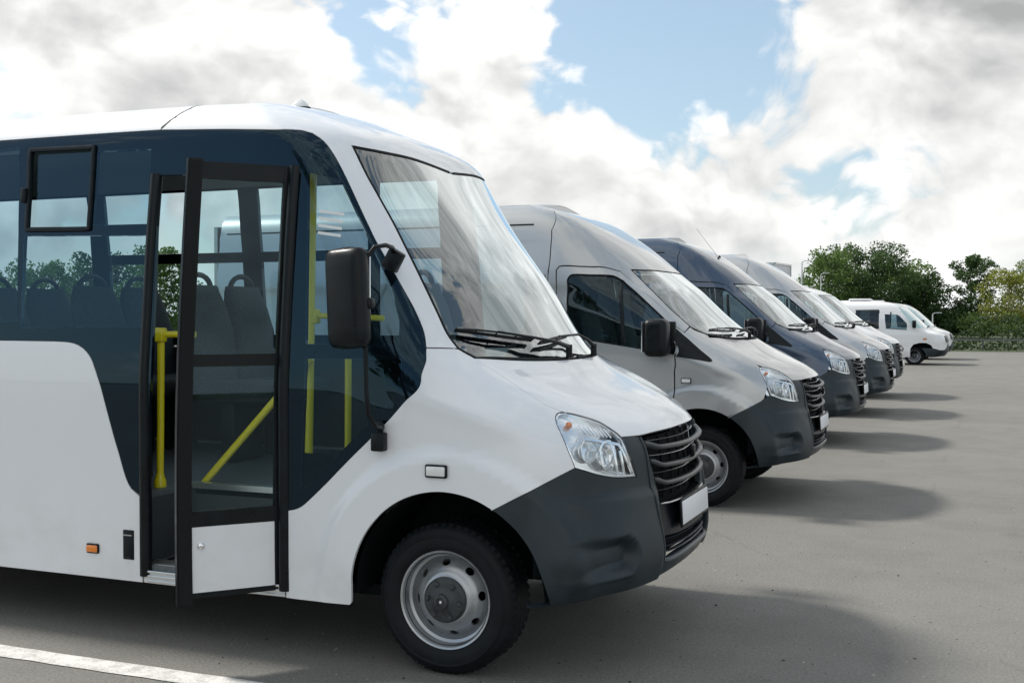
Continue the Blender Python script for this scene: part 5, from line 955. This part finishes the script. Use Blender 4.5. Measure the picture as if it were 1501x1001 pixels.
# ------------------------------------------------------------------ trees and far furniture
def leaf_mat(name, c, var=.35):
    m = bpy.data.materials.new(name); m.use_nodes = True; MATS[name] = m; n = m.node_tree; b = NB(n); pb = n.nodes['Principled BSDF']
    g = b.new('ShaderNodeNewGeometry'); t = b.new('ShaderNodeTexCoord'); r_ = g.outputs['Random Per Island']
    big = b.noise(t.outputs['Object'], .55, 3, .5)
    k = b.math('ADD', b.math('MULTIPLY', r_, .55), b.math('MULTIPLY', big, .6))
    lo = tuple(q*(1-var) for q in c); hi = (min(1, c[0]*(1+var*1.3)), min(1, c[1]*(1+var)), c[2]*(1+var*.5))
    b.put(pb.inputs['Base Color'], b.mix(b.ramp(k, .25, .85), (*lo, 1), (*hi, 1))); pb.inputs['Roughness'].default_value = .6; pb.inputs['Specular IOR Level'].default_value = .3
    tr = b.new('ShaderNodeBsdfTranslucent'); b.put(tr.inputs[0], b.mix(.5, (*hi, 1), (c[0]*1.4, c[1]*1.5, c[2]*.6, 1)))
    mx = b.new('ShaderNodeMixShader'); mx.inputs[0].default_value = .30; b.l.new(pb.outputs[0], mx.inputs[1]); b.l.new(tr.outputs[0], mx.inputs[2])
    b.l.new(mx.outputs[0], n.nodes['Material Output'].inputs[0])
leaf_mat('leaf_dark', (.052, .098, .036)); leaf_mat('leaf_mid', (.10, .168, .055)); leaf_mat('leaf_light', (.13, .19, .055)); leaf_mat('leaf_yellow', (.19, .215, .045))
leaf_mat('leaf_scrub', (.026, .046, .018)); mat('bark', (.085, .072, .055), .9, noise=(6, .4), bump=(30, .6)); mat('pale_bark', (.34, .32, .28), .85, noise=(8, .4))
def tree(name, x, y, h, w, shape, leaf, label, n=3200, size=.22, bark='bark', trunk_h=.18, group=None, gaps=.0, seed=0, kind_cat='tree'):
    rg = np.random.default_rng(seed); r = empty(name, (x, y, .1)); tag(r, label, kind_cat, group)
    o = MB(); lean = rg.uniform(-.04, .04, 2)*h
    tp = [(lean[0]*k*k, lean[1]*k*k, h*.92*k) for k in np.linspace(0, 1, 8)]; tr_ = [max(.015, h*.020*(1-.9*k)) for k in np.linspace(0, 1, 8)]
    o.tube(tp, tr_, bark, 8)
    # limbs carry foliage clumps
    cl = []; nl = 30
    for i in range(nl):
        k = trunk_h+(1-trunk_h)*(i+.5)/nl*.98; az = i*2.4+rg.uniform(-.5, .5)
        if shape == 'round': rad = w/2*math.sqrt(max(.03, 1-((k-(trunk_h+.36))/(1-trunk_h-.30 if k > trunk_h+.36 else .50))**2))
        elif shape == 'spire': rad = w/2*(1-k)**.75*1.15*min(1, .5+k*2)
        else: rad = w/2*math.sin(math.pi*min(1, max(.05, (k-trunk_h*.6)/(1.03-trunk_h*.6))))**.6
        rad *= rg.uniform(.70, 1.12); z = h*k
        e = np.array([math.cos(az)*rad, math.sin(az)*rad, z+(rad*.25 if shape != 'spire' else -rad*.15)])
        b0 = np.array([lean[0]*k*k, lean[1]*k*k, max(h*trunk_h*.8, z-rad*.45)]); md = (b0+e)/2+rg.normal(0, .06*rad, 3)
        o.tube([b0, md, b0+(e-b0)*.96], [h*.007*(1.1-k)+.008, h*.004*(1.1-k)+.006, .005], bark, 5)
        for q in (1.0, .70, .40):
            cl.append((b0+(e-b0)*q, (.15+.13*q)*w*.55*rg.uniform(.75, 1.25)*(1.0 if shape != 'spire' else .65)))
        if rg.random() < .5: cl.append((e+rg.normal(0, .12*w, 3)*np.array([1, 1, .7]), .10*w*rg.uniform(.5, 1)))
    cl = [c for c in cl if rg.random() > gaps]
    tk = o.build('trunk', r, 50)
    wt = np.array([c[1]**2 for c in cl]); wt /= wt.sum(); ids = rg.choice(len(cl), n, p=wt)
    ctr = np.array([cl[i][0] for i in ids]); rd = np.array([cl[i][1] for i in ids])
    dv = rg.normal(0, 1, (n, 3)); dv /= np.linalg.norm(dv, axis=1)[:, None]; rr = rd*rg.uniform(.35, 1.0, n)**.6*rg.choice([1, 1, 1, 1.25], n)
    P = ctr+dv*rr[:, None]*np.array([1, 1, .72]); P[:, 2] = np.maximum(P[:, 2], .15)
    nn = dv*.7+rg.normal(0, .6, (n, 3)); nn /= np.linalg.norm(nn, axis=1)[:, None]
    a = np.cross(nn, rg.normal(0, 1, (n, 3))); a /= np.linalg.norm(a, axis=1)[:, None]; b = np.cross(nn, a)
    s = size*rg.uniform(.55, 1.3, n)[:, None]
    V = np.stack([P-a*s*.5, P+b*s*.28-nn*s*.08, P+a*s*.5, P-b*s*.28-nn*s*.08], 1).reshape(-1, 3)
    me = bpy.data.meshes.new('crown'); me.from_pydata(V.tolist(), [], [(4*i, 4*i+1, 4*i+2, 4*i+3) for i in range(n)]); me.materials.append(MATS[leaf]); me.update()
    link(bpy.data.objects.new('crown', me), r)
    return r
CAMF = (-math.sin(R(22.33)), math.cos(R(22.33))); CAMR = (math.cos(R(22.33)), math.sin(R(22.33)))
def at(lat, dep): return (CAMF[0]*dep+CAMR[0]*lat, CAMF[1]*dep+CAMR[1]*lat)      # metres right of / ahead of the standpoint
TREES = [
 (21.57, 78, 5.61, 4.18, 'round', 'leaf_mid', 'mid green round tree at the left end of the tree line', 10692, 0.204),
 (24.64, 80, 5.95, 5.71, 'round', 'leaf_dark', 'tall dark green tree, highest of the clump behind the far minibus', 15444, 0.204),
 (27.7, 82, 4.7, 5.37, 'round', 'leaf_mid', 'broad mid green tree right of the highest one', 13662, 0.204),
 (28.64, 80, 4.15, 3.33, 'round', 'leaf_dark', 'slim dark green tree at the right end of the clump', 8910, 0.19),
 (30.17, 79, 1.57, 3.29, 'round', 'leaf_dark', 'low dark tree filling the dip between the clump and the tall spire', 7722, 0.19),
 (32.07, 80, 5.57, 3.14, 'oval', 'leaf_dark', 'tall dark narrow tree standing apart from the clump', 9450, 0.177),
 (32.04, 74, 4.3, 3.52, 'oval', 'leaf_yellow', 'loose yellow green tree with sky showing through it', 5280, 0.163),
 (35.17, 78, 5.2, 3.25, 'oval', 'leaf_mid', 'tall sparse green tree cut by the right edge', 5280, 0.177),
 (31.19, 76, 1.3, 2.71, 'round', 'leaf_mid', 'low light green bush before the narrow dark tree', 3960, 0.163),
 (32.57, 73, 1.23, 3.04, 'round', 'leaf_mid', 'low pale bush under the sparse tree at the right edge', 3520, 0.163),
 (21.22, 85, 3.95, 3.04, 'round', 'leaf_mid', 'small tree behind the van roofs left of the clump', 4400, 0.204),
 (-21.37, 52, 3.65, 3.4, 'round', 'leaf_mid', 'tree seen through the rear windows of the white minibus, leftmost', 7480, 0.177),
 (-17.87, 50, 3.87, 3.27, 'round', 'leaf_dark', 'dark tree seen through the middle side windows of the white minibus', 7480, 0.177),
 (-14.73, 48, 4.15, 2.86, 'oval', 'leaf_mid', 'tall tree seen through the open door of the white minibus', 7480, 0.163),
 (-26.05, 54, 3.89, 4.18, 'round', 'leaf_dark', 'tree behind the white minibus beyond the left edge', 6600, 0.204)]
POLES = [(15.16, 60, 4.36, 'thin lamp post rising left of the tree clump'), (18.85, 70, 4.07, 'thinner lamp post at the left edge of the tree clump'), (24.22, 66, 1.65, 'short lamp post beside the far minibus')]
TG = 'trees beyond the lot'
for i, (lat, dep, h, w, shape, leaf, label, n, size) in enumerate(TREES):
    x, y = at(lat, dep); tree('tree', x, y, h, w, shape, leaf, label, n, size, 'pale_bark' if leaf == 'leaf_yellow' else 'bark', .05 if leaf != 'leaf_yellow' else .22, TG, {'leaf_yellow': .38}.get(leaf, .22 if 'standing apart' in label else .06), seed=20+i)
tree('tree', -9.6, -13.5, 13.0, 4.6, 'oval', 'leaf_dark', 'dark tree across the lot, seen only as a reflection in the minibus glass', 8000, .30, 'bark', .12, None, .15, seed=77)
# low scrub along the far edge
def scrub():
    rg = np.random.default_rng(5); n = 42000; lat = rg.uniform(-60, 60, n); dep = rg.uniform(0, 1, n); hgt = (1.0+.9*np.sin(lat*.7)+.6*np.sin(lat*1.9+1))*.5+.8
    P = np.stack([lat, 54.6+6*dep, .02+hgt*rg.uniform(0, 1, n)**1.7], 1)
    nn = rg.normal(0, 1, (n, 3)); nn /= np.linalg.norm(nn, axis=1)[:, None]; a = np.cross(nn, rg.normal(0, 1, (n, 3))); a /= np.linalg.norm(a, axis=1)[:, None]; b = np.cross(nn, a); s = rg.uniform(.08, .22, n)[:, None]
    V = np.stack([P-a*s*.5, P+b*s*.3, P+a*s*.5, P-b*s*.3], 1).reshape(-1, 3)
    me = bpy.data.meshes.new('scrub'); me.from_pydata(V.tolist(), [], [(4*i, 4*i+1, 4*i+2, 4*i+3) for i in range(n)]); me.materials.append(MATS['leaf_scrub']); me.update()
    o = bpy.data.objects.new('undergrowth', me); link(o); tag(o, 'dark green undergrowth along the far edge of the lot', 'undergrowth', kind='stuff')
scrub()
mat('rail_grey', (.10, .11, .11), .6)
def rail():
    r = empty('guard_rail', (3, 54.2, 0)); tag(r, 'low grey guard rail along the far edge of the lot before the trees', 'guard rail')
    for q in range(16):
        o = MB(); o.box(Vector((-15+2.4*q, 0, .3)), (.06, .06, .52), 'rail_grey'); o.build('post', r)
    o = MB(); o.box(Vector((3, -.06, .50)), (36.4, .04, .07), 'rail_grey', None, .01); o.build('rail', r)
rail()
for i, (lat, dep, h, lb) in enumerate(POLES):
    x, y = at(lat, dep); r = empty('street_lamp', (x, y, 0)); tag(r, lb, 'lamp post', 'thin lamp posts around the lot')
    o = MB(); o.tube([(0, 0, 0), (0, 0, h*.5), (0, 0, h)], [.06, .045, .03], 'plate_grey', 8); o.build('pole', r)
    o = MB(); o.tube([(0, 0, h), (.1, 0, h+.06), (.3, 0, h+.08)], .02, 'plate_grey', 6); o.box(Vector((.38, 0, h+.075)), (.24, .1, .05), 'plate_grey', None, .02); o.build('lamp_head', r)
